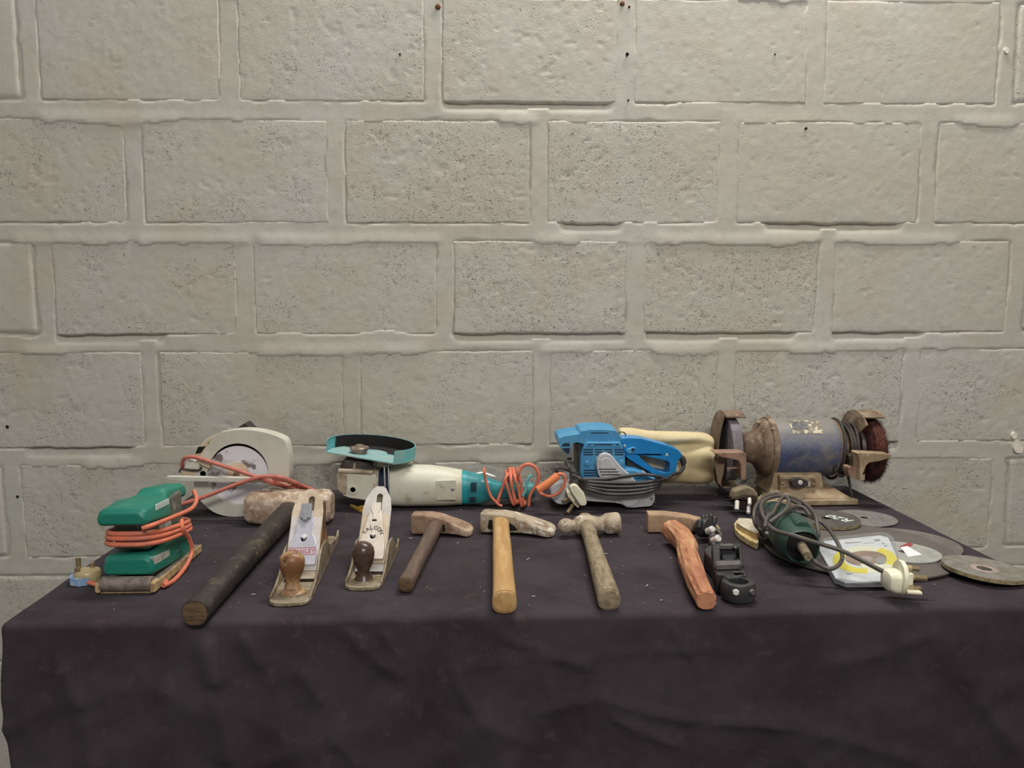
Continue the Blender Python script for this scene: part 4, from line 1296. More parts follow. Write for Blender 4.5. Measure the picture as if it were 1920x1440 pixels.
t.part('torn_tape', slab(za(tape), YA - 0.030, YA - 0.026), 'dust_bag', smooth=False)
gh = t.part('gear_case', slab(za([(131, 400), (146, 372), (440, 388), (462, 400), (468, 600), (390, 606), (250, 588), (182, 560), (140, 515)]), YA - 0.036, YA + 0.040), 'grinder_cream', bevel=0.011, seg=4)
t.part('gear_nose', slab(za([(130, 420), (145, 360), (225, 372), (222, 562), (182, 556), (142, 515)]), YA - 0.0375, YA + 0.038), 'gear_alloy', bevel=0.010, seg=3)
t.part('case_rim', slab(za([(142, 350), (300, 352), (436, 364), (432, 392), (300, 384), (148, 378)]), YA - 0.041, YA + 0.042), 'gear_alloy', bevel=0.002)
t.part('bearing_cap', slab(za([(182, 272), (430, 292), (445, 365), (152, 352)]), YA - 0.030, YA + 0.034), 'gear_dark', bevel=0.006, seg=3)
t.part('web', slab(za([(272, 300), (292, 300), (292, 356), (270, 356)]), YA - 0.034, YA - 0.028), 'gear_alloy', bevel=0.001)
c = W(*za([(270, 515)])[0], YA - 0.036)
t.part('handle_socket', lathe([(0.004, 0.0100), (-0.0022, 0.0098), (-0.0028, 0.0055), (-0.0005, 0.0050), (-0.0005, 0)], c, (0, 1, 0), 24), ['grinder_cream'], under=gh)
t.part('socket_hole', lathe([(-0.0007, 0.0049), (-0.0007, 0)], c, (0, 1, 0), 20), 'void_black', under=gh)
sc_ = W(*za([(326, 330)])[0], YA)
zz = lambda y: W(*za([(326, y)])[0], YA).z
t.part('spindle', lathe([(zz(292), 0.021), (zz(285), 0.0215), (zz(283), 0.0150), (zz(240), 0.0125), (zz(206), 0.0132), (zz(204), 0.0155), (zz(190), 0.0160), (zz(188), 0.0182), (zz(172), 0.0190), (zz(164), 0.0170), (zz(162), 0.0085), (zz(148), 0.0080), (zz(146), 0)], (sc_.x, YA, 0), (0, 0, 1), 28), 'spindle_steel')
# guard: a tilted tray open towards the front, soot and inner shade painted black inside
gc = Vector((W(*za([(418, 262)])[0], YA).x, YA, W(*za([(418, 224)])[0], YA).z))
GM = Matrix.Translation(gc) @ Matrix.Rotation(R_(5.5), 4, 'Y')
rg_, hg = 0.0870, 0.0235
n = 56
angs = [R_(-52 + (242 * i / n)) for i in range(n + 1)]
pts_o = [(rg_ * math.cos(a), rg_ * math.sin(a)) for a in angs]
V, Fc = [], []
for (x, y) in pts_o:
    k = 1 - 0.002 / rg_
    V += [(x, y, 0), (x, y, hg), (x * k, y * k, hg), (x * k, y * k, 0)]
for i in range(n):
    a, b = 4 * i, 4 * i + 4
    Fc += [(a, b, b + 1, a + 1), (a + 1, b + 1, b + 2, a + 2), (a, a + 3, b + 3, b)]
Fc += [(0, 1, 2, 3), (4 * n, 4 * n + 3, 4 * n + 2, 4 * n + 1)]
gd = t.part('wheel_guard', xf((V, Fc), GM), 'teal_guard', angle=50)
t.part('guard_floor', xf(prism([pts_o], lambda u, v, w: (u, v, w), -0.0022, 0.0), GM), 'guard_dusty', under=gd)
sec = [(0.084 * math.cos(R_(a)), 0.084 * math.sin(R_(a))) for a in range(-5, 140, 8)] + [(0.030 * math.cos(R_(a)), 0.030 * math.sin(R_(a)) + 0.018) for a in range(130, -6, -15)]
t.part('soot_shade_floor', xf(prism([sec], lambda u, v, w: (u, v, w), 0.0001, 0.0006), GM), 'guard_soot_shade', under=gd)
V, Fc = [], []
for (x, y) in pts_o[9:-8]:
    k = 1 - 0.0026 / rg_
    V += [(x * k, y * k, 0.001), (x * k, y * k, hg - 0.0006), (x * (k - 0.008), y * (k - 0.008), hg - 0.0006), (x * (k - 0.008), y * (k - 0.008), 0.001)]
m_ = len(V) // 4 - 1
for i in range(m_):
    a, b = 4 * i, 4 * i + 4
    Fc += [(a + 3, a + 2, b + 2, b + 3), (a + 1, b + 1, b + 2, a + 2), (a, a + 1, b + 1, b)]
t.part('soot_shade_lining', xf((V, Fc), GM), 'guard_soot_shade', under=gd)
t.part('guard_collar', lathe([(zz(296), 0.024), (zz(290), 0.0245), (zz(278), 0.0245), (zz(274), 0.018)], (sc_.x, YA, 0), (0, 0, 1), 28), 'teal_guard', under=gd)
tl = t.part('tail_handle', barrel([(867, 883, 944.5), (872, 883, 945), (900, 889, 944), (912, 894, 940), (930, 902, 936), (960, 906, 935), (995, 905, 934), (1003, 908, 930)], YA, 0.95, 2.5), 'teal_plastic')
for i in range(4):
    p = W(*za([(1258, 462 + 19 * i)])[0], YA - 0.0365)
    t.part('slot', box(p, (0.0115, 0.006, 0.0020)), 'vent_dark', under=tl)
p = W(*za([(1250, 590)])[0], YA - 0.036)
t.part('lock_button', box(p, (0.012, 0.006, 0.006)), 'vent_dark', under=tl, bevel=0.001)
# cord turns round the tail
zo = z3(880, 850, 8.0)


def wrap(front, back_px, dz=0.0, r=0.0031):
    f = Wp(zo(front), YA - 0.046)
    top, bot = f[0], f[-1]
    b = [Vector((bot.x + 0.004, YA - 0.02, max(bot.z - 0.002, 0.004))), Vector((back_px[0], YA + 0.026, 0.012)), Vector((back_px[1], YA + 0.030, top.z * 0.6)), Vector((top.x, YA + 0.006, top.z + 0.002))]
    return tube(f + b, r, 10, 6, True)


x_ = lambda px: W(px, 900, YA).x
turns = [wrap([(600, 300, YA - 0.030), (545, 370), (480, 560), (420, 735)], (x_(935), x_(950))), wrap([(560, 350, YA - 0.036), (548, 430), (600, 600), (660, 765)], (x_(962), x_(955))),
         wrap([(625, 300, YA - 0.030), (622, 400), (655, 580), (700, 745)], (x_(968), x_(960))), wrap([(670, 300, YA - 0.030), (700, 400), (745, 580), (782, 785)], (x_(978), x_(968))),
         wrap([(735, 300, YA - 0.030), (760, 380), (790, 540), (812, 770)], (x_(984), x_(975)))]
loop = tube(Wp(zo([(735, 400, YA - 0.03), (735, 320), (765, 220), (850, 166), (940, 175), (1010, 240), (1040, 340), (1020, 440), (960, 540), (905, 650), (890, 790)]), YA - 0.048), 0.0033, 10)
lone = tube(Wp(zo([(225, 220, YA - 0.02), (220, 260), (245, 400), (310, 620), (380, 710), (440, 770), (490, 790)]), YA - 0.050), 0.0026, 10)
tie = tube(Wp(zo([(800, 640), (850, 540), (862, 440), (890, 370), (940, 325)]), YA - 0.052), 0.0028, 10)
t.part('cord', join(*turns, loop, lone), 'orange_cord')
t.part('cord_tie', tie, 'teal_guard')
t.part('cord_sleeve', tube(Wp(zo([(1030, 545), (1180, 450), (1300, 355), (1330, 330)]), -0.240), lambda s: 0.0076 if s < 0.9 else 0.0068, 16, 4), 'cuff_orange')
t.part('cord_end', tube(Wp(zo([(1290, 350), (1340, 310), (1410, 320), (1440, 390), (1420, 480), (1340, 590), (1230, 640), (1140, 630), (1060, 590), (1030, 540, YA - 0.02)]), -0.243), 0.0030, 10), 'orange_cord')
rings = []
for px, pt, pb in ((876, 878, 947), (905, 872, 946), (925, 876, 946), (945, 884, 944), (965, 894, 942), (1000, 902, 938), (1012, 905, 934)):
    a, b = W(px, pt, YA), W(px, max(pb, 0), YA)
    z0 = max(b.z, 0.001)
    r = (a.z - z0) / 2
    rings.append([q + Vector((0, 0.0012 * math.sin(i * 2.1 + px), 0.0016 * math.sin(i * 3.3 + px * 0.7))) for i, q in enumerate(oval((a.x, YA, (a.z + z0) / 2), (0, 1, 0), (0, 0, 1), r * 1.02, r, 26))])
t.part('clear_bag', loft(rings, caps=False), 'bag_clear', label='clear plastic bag pulled over the tail')

# yellow scrap under the gear case
t = Thing('plastic_scrap', 'small broken yellow plastic piece under the large angle grinder', 'scrap', T(672, 950))
t.part('shard', plate(z3(640, 900, 13.09)([(215, 585), (330, 620), (440, 670), (560, 665), (640, 700), (640, 760), (540, 780), (430, 715), (330, 660)]), 0.0012, 0.006), 'yellow_plastic', smooth=False)
t.part('rib', plate(z3(640, 900, 13.09)([(425, 700), (460, 672), (600, 668), (600, 700), (540, 745)]), 0.006, 0.010, 0.006), 'yellow_plastic', smooth=False)

# ================================================================== blue belt sander with dust bag
zb = z3(1010, 780, 5.486)
YB = -0.205
t = Thing('belt_sander', 'bright blue belt sander with grey cord and beige dust bag', 'belt sander', (0.24, -0.15, 0))
F2 = lambda poly, y0, y1: slab(zb(poly), y0, y1)
t.part('base_frame', F2([(160, 850), (215, 740), (320, 660), (480, 640), (900, 600), (1100, 590), (1240, 690), (1192, 790), (1196, 860), (1170, 915), (1135, 930), (960, 942), (905, 938), (850, 905), (780, 892), (500, 874), (320, 884), (235, 912), (195, 895)], YB - 0.006, YB + 0.085), 'belt_grey', bevel=0.005, seg=3)
t.part('front_roller', lathe([(0, 0.010), (0, 0.0225), (0.088, 0.0225), (0.088, 0.010)], W(*zb([(245, 800)])[0], YB - 0.010) + Vector((0, 0, 0.0)), (0, 1, 0), 32), 'belt_grey', bevel=0.003)
t.part('rear_roller', lathe([(0, 0.008), (0, 0.0225), (0.084, 0.0225), (0.084, 0.010)], W(*zb([(940, 822)])[0], YB - 0.008), (0, 1, 0), 32), 'belt_grey', bevel=0.003)
c = W(*zb([(1163, 845)])[0], YB - 0.007)
t.part('screw', lathe([(0.002, 0.0034), (-0.001, 0.0034), (-0.0014, 0)], c, (0, 1, 0), 12), 'cam_grey')
th = t.part('top_housing', F2([(200, 262), (212, 232), (250, 212), (420, 188), (440, 156), (520, 142), (700, 140), (800, 152), (822, 190), (850, 222), (850, 300), (760, 320), (480, 320), (468, 290), (400, 272), (345, 285), (330, 320), (320, 390), (295, 400), (262, 370), (215, 312)], YB + 0.004, YB + 0.098), 'belt_blue', bevel=0.006, seg=3)
t.part('handle_slot', F2([(240, 302), (262, 280), (312, 280), (322, 292), (320, 310), (240, 312)], YB + 0.0025, YB + 0.006), 'vent_dark', under=th, smooth=False)
t.part('handle_gap', F2([(240, 335), (322, 328), (316, 385), (296, 390)], YB + 0.0025, YB + 0.006), 'vent_dark', under=th, smooth=False)
t.part('top_groove', F2([(540, 172), (720, 170), (720, 176), (540, 178)], YB + 0.0025, YB + 0.006), 'vent_dark', under=th, smooth=False)
mb = t.part('motor_block', F2([(490, 268), (840, 268), (862, 300), (892, 400), (896, 540), (860, 640), (440, 640), (424, 590), (432, 400), (470, 300)], YB - 0.004, YB + 0.092), 'belt_blue', bevel=0.005, seg=3)
t.part('flange', F2([(388, 275), (470, 280), (440, 380), (424, 590), (400, 600), (395, 400)], YB + 0.012, YB + 0.08), 'black_plastic', bevel=0.003)
t.part('top_panel', F2([(498, 276), (836, 276), (850, 318), (484, 318)], YB - 0.0062, YB + 0.002), 'belt_blue', under=mb, bevel=0.0015)
for x0, x1, y0, y1 in ((512, 536, 290, 300), (570, 760, 290, 301), (794, 826, 290, 300)):
    t.part('slot', F2([(x0, y0), (x1, y0), (x1, y1), (x0, y1)], YB - 0.0068, YB - 0.004), 'vent_dark', under=mb, smooth=False)
for y in (346, 372, 397):
    for x0, x1 in ((460, 560), (580, 660), (668, 760), (780, 874)):
        t.part('slot', F2([(x0, y - 5), (x1, y - 5), (x1, y + 6), (x0, y + 6)], YB - 0.0050, YB - 0.002), 'vent_dark', under=mb, smooth=False)
for y in (560, 586, 612):
    t.part('slot', F2([(462, y - 6), (590, y - 6), (590, y + 6), (462, y + 6)], YB - 0.0050, YB - 0.002), 'vent_dark', under=mb, smooth=False)
for x, y in ((497, 485), (850, 476)):
    c = W(*zb([(x, y)])[0], YB - 0.004)
    t.part('brush_cap', lathe([(0.003, 0.0058), (-0.0035, 0.0056), (-0.0045, 0.0035), (-0.004, 0)], c, (0, 1, 0), 20), 'belt_blue', under=mb)
bcv = t.part('belt_cover', F2([(592, 500), (606, 440), (645, 395), (695, 382), (745, 400), (800, 465), (870, 545), (960, 620), (1010, 690), (940, 720), (760, 730), (660, 690), (612, 600)], YB - 0.020, YB + 0.002), 'belt_grey', bevel=0.005, seg=3)
t.part('cover_panel', F2([(628, 510), (640, 455), (690, 425), (730, 440), (820, 570), (850, 630), (660, 640), (635, 570)], YB - 0.0215, YB - 0.018), 'belt_grey', under=bcv, bevel=0.0012)
for y, x0, x1 in ((547, 622, 800), (575, 634, 822), (604, 648, 842)):
    t.part('slot', F2([(x0, y - 4), (x1, y - 4), (x1, y + 4), (x0, y + 4)], YB - 0.0222, YB - 0.020), 'void_black', under=bcv, smooth=False)
hb = t.part('rear_handle', slab([zb([(835, 228), (930, 222), (1060, 232), (1180, 264), (1320, 302), (1440, 352), (1472, 390), (1466, 425), (1428, 470), (1412, 590), (1395, 625), (1300, 625), (1180, 600), (1050, 520), (905, 430), (895, 400), (860, 300)]),
                                zb([(1062, 398), (1120, 418), (1325, 462), (1352, 486), (1345, 575), (1310, 582), (1200, 555), (1110, 490), (1040, 425)])], YB + 0.022, YB + 0.062), 'handle_blue', bevel=0.006, seg=3)
t.part('switch', F2([(896, 365), (912, 340), (985, 318), (1002, 335), (990, 370), (930, 398)], YB + 0.0165, YB + 0.024), 'belt_blue', under=hb, bevel=0.002)
c = W(*zb([(970, 345)])[0], YB + 0.0165)
t.part('lock_button', lathe([(0.002, 0.0034), (-0.0012, 0.0032), (-0.0016, 0)], c, (0, 1, 0), 16), 'vent_dark', under=hb)
for x, y in ((885, 305), (1318, 398)):
    c = W(*zb([(x, y)])[0], YB + 0.022)
    t.part('screw', lathe([(0.002, 0.0030), (-0.001, 0.0028), (-0.0014, 0)], c, (0, 1, 0), 12), 'belt_grey', under=hb)
t.part('belt_arm', F2([(880, 545), (1000, 560), (1110, 600), (1230, 670), (1200, 700), (900, 700)], YB - 0.008, YB + 0.05), 'belt_blue', bevel=0.003)
t.part('dust_spout', F2([(900, 430), (960, 440), (1060, 500), (1200, 570), (1330, 606), (1180, 615), (900, 520)], YB + 0.03, YB + 0.07), 'black_plastic', bevel=0.004)
# cord: boot at the handle, turns round the body, plug hanging at the left
boot = tube(Wp(zb([(1450, 420), (1478, 440), (1492, 480), (1505, 492)]), YB + 0.04), 0.0062, 14, 4)
t.part('cord_boot', boot, 'dusty_black')
crd = [tube(Wp(zb([(1490, 485, YB + 0.04), (1488, 540, YB + 0.035), (1440, 585, YB + 0.03), (1380, 600, YB + 0.02), (1300, 650, YB - 0.004), (1220, 620), (1080, 600), (900, 615), (700, 645), (500, 650), (380, 645), (350, 620, YB - 0.01)]), YB - 0.024), 0.0033)]
for k, (yl, ym, yr, xr) in enumerate(((665, 690, 650, 1290), (695, 728, 685, 1255), (722, 768, 715, 1248), (745, 806, 745, 1235))):
    crd.append(tube(Wp(zb([(420, yl - 20, YB - 0.012), (520, yl + 10), (700, ym - 5), (900, ym), (1080, (ym + yr) / 2 + 12), (1180, yr + 18), (xr, yr - 4, YB - 0.010), (xr - 30, yr - 30, YB + 0.02)]), YB - 0.026 - 0.0015 * k), 0.0033))
crd.append(tube(Wp(zb([(345, 620, YB - 0.014), (420, 640, YB - 0.03), (520, 690), (640, 720), (760, 740)]), YB - 0.022), 0.0033))
crd.append(tube(Wp(zb([(420, 600, YB + 0.0), (300, 560, YB - 0.005), (210, 530, YB - 0.010), (185, 550), (200, 600, YB - 0.01)]), YB - 0.012), 0.0026))
crd.append(tube(Wp(zb([(330, 440, YB + 0.02), (290, 450, YB + 0.004), (312, 520), (332, 600), (336, 680), (340, 720)]), YB - 0.022), 0.0030))
t.part('cord', join(*crd), 'cord_grey')
pg_y = YB - 0.034
pl = t.part('plug', F2([(318, 735), (350, 708), (398, 716), (470, 800), (497, 900), (485, 922), (430, 925), (400, 880), (338, 790)], pg_y - 0.010, pg_y + 0.006), 'plug_ivory', bevel=0.003, seg=3)
t.part('plug_base', F2([(283, 790), (300, 765), (335, 790), (400, 885), (428, 930), (408, 955), (365, 915), (300, 830)], pg_y + 0.000, pg_y + 0.026), 'plug_ivory', under=pl, bevel=0.003)
for a_, b_, r in (((350, 915), (295, 1000), 0.0040), ((300, 850), (245, 880), 0.0032)):
    t.part('pin', tube([W(*zb([a_])[0], pg_y + 0.008), W(*zb([b_])[0], pg_y - 0.004)], r, 12, 2), 'pin_brass', under=pl)
# dust bag: soft sack, creased
rings = []
secs = [(1158, 806, 842), (1160, 803, 870), (1166, 802, 890), (1178, 802, 900), (1192, 803, 905), (1206, 807, 906), (1225, 808, 905), (1250, 809, 904), (1275, 809, 904), (1295, 810, 905), (1312, 810, 906), (1326, 813, 905), (1334, 819, 906), (1338, 826, 900)]
YD = -0.118
for k, (px, pt, pb) in enumerate(secs):
    a, b = W(px, pt, YD), W(px, pb, YD)
    z0, z1 = max(b.z, 0.004), a.z
    r = (z1 - z0) / 2
    dep = 0.030 * (0.55 if k in (0, len(secs) - 1) else 1.0)
    ring = []
    for i, q in enumerate(oval((a.x, YD, (z0 + z1) / 2), (0, 1, 0), (0, 0, 1), dep, r, 48, 2.6)):
        th_ = (q.z - z0) / (z1 - z0)
        s = k / (len(secs) - 1)
        cr_ = 0.022 * math.exp(-((th_ - (0.62 + 0.20 * s)) / 0.075) ** 2) * math.exp(-((s - 0.62) / 0.26) ** 2)
        cr2 = 0.010 * math.exp(-((th_ - (0.30 - 0.45 * (s - 0.8))) / 0.06) ** 2) * math.exp(-((s - 0.85) / 0.14) ** 2)
        w_ = 0.0034 * math.sin(9 * s + 5 * th_) + 0.0024 * math.sin(23 * s - 11 * th_)
        ring.append(q + Vector((0.002 * math.sin(th_ * 14), (cr_ + cr2 + w_) if q.y < YD else 0, 0)))
    rings.append(ring)
t.part('dust_bag', loft(rings), 'dust_bag', subsurf=1, label='soft beige cloth dust bag')
t.part('bag_clip', tube(Wp(zb([(820, 190), (850, 165), (885, 175), (895, 200)]), YB + 0.05), 0.0012, 8), 'cord_black')

# ================================================================== bench grinder
zg = z3(1310, 740, 5.053)
YG = -0.120
gz0 = 0.1050
GX_ = lambda zx: W(1310 + zx / 5.053, 838, YG).x
t = Thing('bench_grinder', 'rusty blue bench grinder with stone on the left and wire wheel on the right', 'bench grinder', (GX_(900), YG, 0))


def lx(prof, n=48):
    return lathe([(GX_(zx), r) for zx, r in prof], (0, YG, gz0), (1, 0, 0), n)


mo = t.part('motor', lx([(672, 0.052), (674, 0.0600), (690, 0.0602), (1190, 0.0602), (1235, 0.0598), (1245, 0.058), (1248, 0.04)], 64), 'motor_blue')
t.part('end_ring', lx([(618, 0.050), (622, 0.0618), (640, 0.0640), (668, 0.0640), (676, 0.0610), (677, 0.05)]), 'bench_rust')
t.part('end_bell', lx([(385, 0.022), (395, 0.0270), (410, 0.0300), (470, 0.0315), (520, 0.0365), (548, 0.0470), (575, 0.0560), (620, 0.0595), (622, 0.05)]), 'bench_rust')
t.part('end_bell', lx([(1238, 0.05), (1240, 0.0585), (1275, 0.0560), (1310, 0.0480), (1330, 0.040), (1380, 0.0350), (1440, 0.0320), (1445, 0.02)]), 'bench_rust')
for zx, zy in ((625, 335), (612, 685), (540, 270)):
    p = W(*zg([(zx, zy)])[0], YG - 0.055 if zx > 560 else YG - 0.02)
    t.part('bolt', lathe([(0.003, 0.0030), (-0.004, 0.0030), (-0.005, 0)], (GX_(zx + 8), p.y + 0.012, p.z), (1, 0, 0), 8), 'bench_base')
# name plate wrapped on the motor
def cyl_patch(x0, x1, a0, a1, r, th=0.0008, n=10):
    V, Fc = [], []
    for i in range(n + 1):
        a = R_(a0 + (a1 - a0) * i / n)
        for rr in (r, r + th):
            for x in (x0, x1):
                V.append((x, YG - rr * math.cos(a), gz0 + rr * math.sin(a)))
    for i in range(n):
        o, q = 4 * i, 4 * i + 4
        Fc += [(o + 2, o + 3, q + 3, q + 2), (o, q, q + 1, o + 1), (o, o + 2, q + 2, q), (o + 1, q + 1, q + 3, o + 3)]
    Fc += [(0, 1, 3, 2), (4 * n, 4 * n + 2, 4 * n + 3, 4 * n + 1)]
    return V, Fc


npx = t.part('name_plate', cyl_patch(GX_(800), GX_(1085), 36, 72, 0.0600), 'name_plate', under=mo, label='worn maker plate')
t.part('printed_panel', cyl_patch(GX_(815), GX_(965), 46, 66, 0.0606), 'plate_ink', under=mo)
# pedestal, foot, switch
t.part('pedestal', slab(zg([(715, 745), (1170, 745), (1186, 860), (1215, 950), (660, 950), (690, 870)]), YG - 0.052, YG + 0.045), 'bench_base', bevel=0.004)
ft = t.part('foot', prism([[(GX_(462), YG - 0.072), (GX_(520), YG - 0.084), (GX_(1370), YG - 0.078), (GX_(1376), YG - 0.070), (GX_(1210), YG - 0.010), (GX_(1230), YG + 0.06), (GX_(620), YG + 0.06), (GX_(600), YG - 0.010), (GX_(470), YG - 0.060)]], lambda u, v, w: (u, v, w), 0.0006, 0.013), 'bench_base', bevel=0.003)
t.part('foot_slope', loft([[Vector((GX_(x), y, 0.0128)) for x, y in ((520, YG - 0.078), (1330, YG - 0.074), (1190, YG + 0.05), (640, YG + 0.05))], [Vector((GX_(x), y, 0.030)) for x, y in ((680, YG - 0.054), (1200, YG - 0.054), (1180, YG + 0.046), (690, YG + 0.046))]]), 'bench_base', bevel=0.003)
sw = t.part('switch_plate', slab(zg([(765, 768), (1098, 766), (1112, 790), (1114, 900), (1080, 932), (795, 938), (770, 912)]), YG - 0.062, YG - 0.052), 'bench_base', bevel=0.002)
t.part('switch_face', slab(zg([(770, 795), (1106, 792), (1108, 880), (775, 885)]), YG - 0.064, YG - 0.061), 'bench_rust', under=sw, bevel=0.001)
t.part('switch_knob', slab(zg(sp2([(880, 830), (905, 805), (965, 798), (1025, 815), (1040, 838), (1020, 860), (960, 880), (905, 868)], 4)), YG - 0.078, YG - 0.064), 'dusty_black', under=sw, bevel=0.003, seg=3)
for zx, zy, r, yy, m in ((963, 832, 0.0048, YG - 0.0785, 'bolt_bright'), (796, 845, 0.0032, YG - 0.064, 'pin_brass'), (1085, 850, 0.0030, YG - 0.064, 'pin_brass')):
    t.part('screw', lathe([(0.002, r), (-0.001, r * 0.95), (-0.0016, r * 0.5), (-0.0014, 0)], W(*zg([(zx, zy)])[0], yy), (0, 1, 0), 14), m, under=sw)
t.part('switch_mark', slab(zg([(1036, 832), (1054, 830), (1056, 872), (1040, 874)]), YG - 0.067, YG - 0.063), 'label_pale', under=sw)


# wheels and guards
def guard(xo, xi, r, a0, a1, plate_dir, th=0.003, bulge=0.010):
    """side plate (domed) at xo and a curved rim from xo to xi over angles a0..a1 (0 = towards the room, 90 = up)"""
    n = 40
    V, Fc = [], []
    for i in range(n + 1):
        a = R_(a0 + (a1 - a0) * i / n)
        for rr in (r, r - th):
            for x in (xo, xi):
                V.append((x, YG - rr * math.cos(a), gz0 + rr * math.sin(a)))
    for i in range(n):
        o, q = 4 * i, 4 * i + 4
        Fc += [(o, q, q + 1, o + 1), (o + 2, o + 3, q + 3, q + 2), (o, o + 2, q + 2, q), (o + 1, q + 1, q + 3, o + 3)]
    Fc += [(0, 1, 3, 2), (4 * n, 4 * n + 2, 4 * n + 3, 4 * n + 1)]
    return V, Fc


def half_plate(x, r, out_deg, cut, bulge, th=0.0028, nu=12, nv=28):
    """domed side plate: the part of a disc beyond a straight cut; out_deg: 0 towards the room, 90 up, 180 to the wall"""
    a = R_(out_deg)
    eu, ev = Vector((0, -math.cos(a), math.sin(a))), Vector((0, -math.sin(a), -math.cos(a)))
    V, Fc = [], []
    vm = math.sqrt(max(r * r - cut * cut, 0)) if cut > 0 else r * 0.9995
    for k in (0, 1):
        for j in range(nv + 1):
            v = -vm + 2 * vm * j / nv
            ue = math.sqrt(max(r * r - v * v, 1e-10))
            us = min(max(cut, -ue), ue)
            for i in range(nu + 1):
                u = us + (ue - us) * i / nu
                d = math.sqrt(u * u + v * v) / r
                V.append(Vector((x - bulge * (1 - d * d) + th * k, YG, gz0)) + eu * u + ev * v)
    m = (nu + 1) * (nv + 1)
    for j in range(nv):
        for i in range(nu):
            p = j * (nu + 1) + i
            Fc += [(p, p + 1, p + nu + 2, p + nu + 1), (m + p, m + p + nu + 1, m + p + nu + 2, m + p + 1)]
        p = j * (nu + 1)
        Fc += [(p, p + nu + 1, m + p + nu + 1, m + p), (p + nu, m + p + nu, m + p + 2 * nu + 1, p + 2 * nu + 1)]
    for i in range(nu):
        p = nv * (nu + 1) + i
        Fc += [(i, m + i, m + i + 1, i + 1), (p, p + 1, m + p + 1, m + p)]
    return V, Fc


xw0, xw1 = GX_(215), GX_(330)
gl = t.part('wheel_guard', xf(join(half_plate(xw0 - 0.002, 0.0800, 176, -0.018, 0.012), guard(xw0 - 0.002, xw1 + 0.012, 0.0805, 64, 292, -1)), Matrix.Translation((0, 0, -0.004))), 'bench_rust', label='rusty domed guard over the stone')
t.part('grinding_stone', lathe([(0, 0.02), (0, 0.0640), (0.0015, 0.0655), (0.0185, 0.0655), (0.020, 0.064), (0.020, 0.02)], (xw0 + 0.006, YG, gz0 - 0.002), (1, 0, 0), 56), 'stone_grey')
t.part('wheel_flange', lathe([(0, 0.012), (0, 0.026), (0.004, 0.024), (0.005, 0.012)], (xw0 + 0.0262, YG, gz0 - 0.002), (1, 0, 0), 32), 'gear_dark')
t.part('shaft', lathe([(GX_(330), 0.008), (GX_(395), 0.008)], (0, YG, gz0), (1, 0, 0), 16), 'gear_dark')
yr = YG - 0.092
t.part('tool_rest', slab(zg([(150, 556), (165, 548), (432, 546), (455, 562), (450, 800), (440, 812), (402, 806), (396, 655), (378, 625), (300, 606), (210, 592)]), yr - 0.012, yr + 0.022), 'bench_rest', bevel=0.0018)
t.part('rest_arm', slab(zg([(270, 690), (398, 684), (398, 700), (290, 706), (282, 740), (270, 720)]), yr + 0.006, yr + 0.012), 'bench_rest', bevel=0.001)
t.part('guard_skirt', slab(zg([(150, 585), (255, 610), (235, 760), (205, 850), (185, 850), (160, 700)]), YG - 0.072, YG - 0.066), 'bench_rust', bevel=0.001)
xr0, xr1 = GX_(1520), GX_(1650)
t.part('wheel_guard', join(half_plate(xr0 - 0.012, 0.0760, 128, 0.008, 0.006), guard(xr0 - 0.012, xr1 + 0.004, 0.0762, 60, 215, 1)), 'bench_rust', label='rusty guard arched over the wire wheel')
ww = t.part('wire_wheel', lathe([(0, 0.03), (0.002, 0.054), (0.006, 0.063), (0.016, 0.0665), (0.026, 0.064), (0.032, 0.054), (0.034, 0.03)], (xr0 + 0.002, YG, gz0 - 0.006), (1, 0, 0), 72), 'wire_rust')
rs = np.random.RandomState(4)
br_ = []
for k in range(2600):
    a = rs.rand() * 2 * math.pi
    x = xr0 + 0.004 + rs.rand() * 0.030
    r0, r1 = 0.056, 0.0725 + 0.005 * rs.rand() - 0.010 * abs((x - xr0 - 0.019) / 0.016) ** 2
    e = 0.00045
    ca, sa = math.cos(a), math.sin(a)
    for ox, ot in ((e, 0), ):
        c0 = Vector((x, YG - r0 * ca, gz0 - 0.006 + r0 * sa))
        c1 = Vector((x + rs.randn() * 0.0012, YG - r1 * math.cos(a + rs.randn() * 0.02), gz0 - 0.006 + r1 * math.sin(a + rs.randn() * 0.02)))
        tv = Vector((0, sa, ca)) * e
        br_.append(([c0 + tv, c0 - tv, c0 + Vector((e, 0, 0)), c1], [(0, 1, 3), (1, 2, 3), (2, 0, 3)]))
bo = t.part('bristles', join(*br_), 'wire_rust', under=ww, smooth=False)
bo['kind'] = 'stuff'
t.part('wheel_flange', lathe([(0, 0.018), (0, 0.036), (0.006, 0.038), (0.010, 0.034), (0.011, 0.018)], (xr0 - 0.010, YG - 0.002, gz0), (1, 0, 0), 32), 'gear_dark')
t.part('tool_rest', slab(zg([(1510, 560), (1530, 552), (1815, 568), (1832, 578), (1810, 596), (1720, 626), (1620, 642), (1590, 665), (1576, 700), (1574, 808), (1528, 816), (1524, 620)]), yr - 0.010, yr + 0.022), 'bench_base', bevel=0.0018)
t.part('rest_arm', slab(zg([(1418, 692), (1450, 680), (1530, 716), (1532, 806), (1480, 800), (1440, 785), (1415, 740)]), yr + 0.004, yr + 0.030), 'bench_rest', bevel=0.003)
t.part('rest_clamp', slab(zg([(1425, 570), (1520, 575), (1520, 700), (1440, 690)]), yr + 0.02, yr + 0.05), 'gear_dark', bevel=0.003)
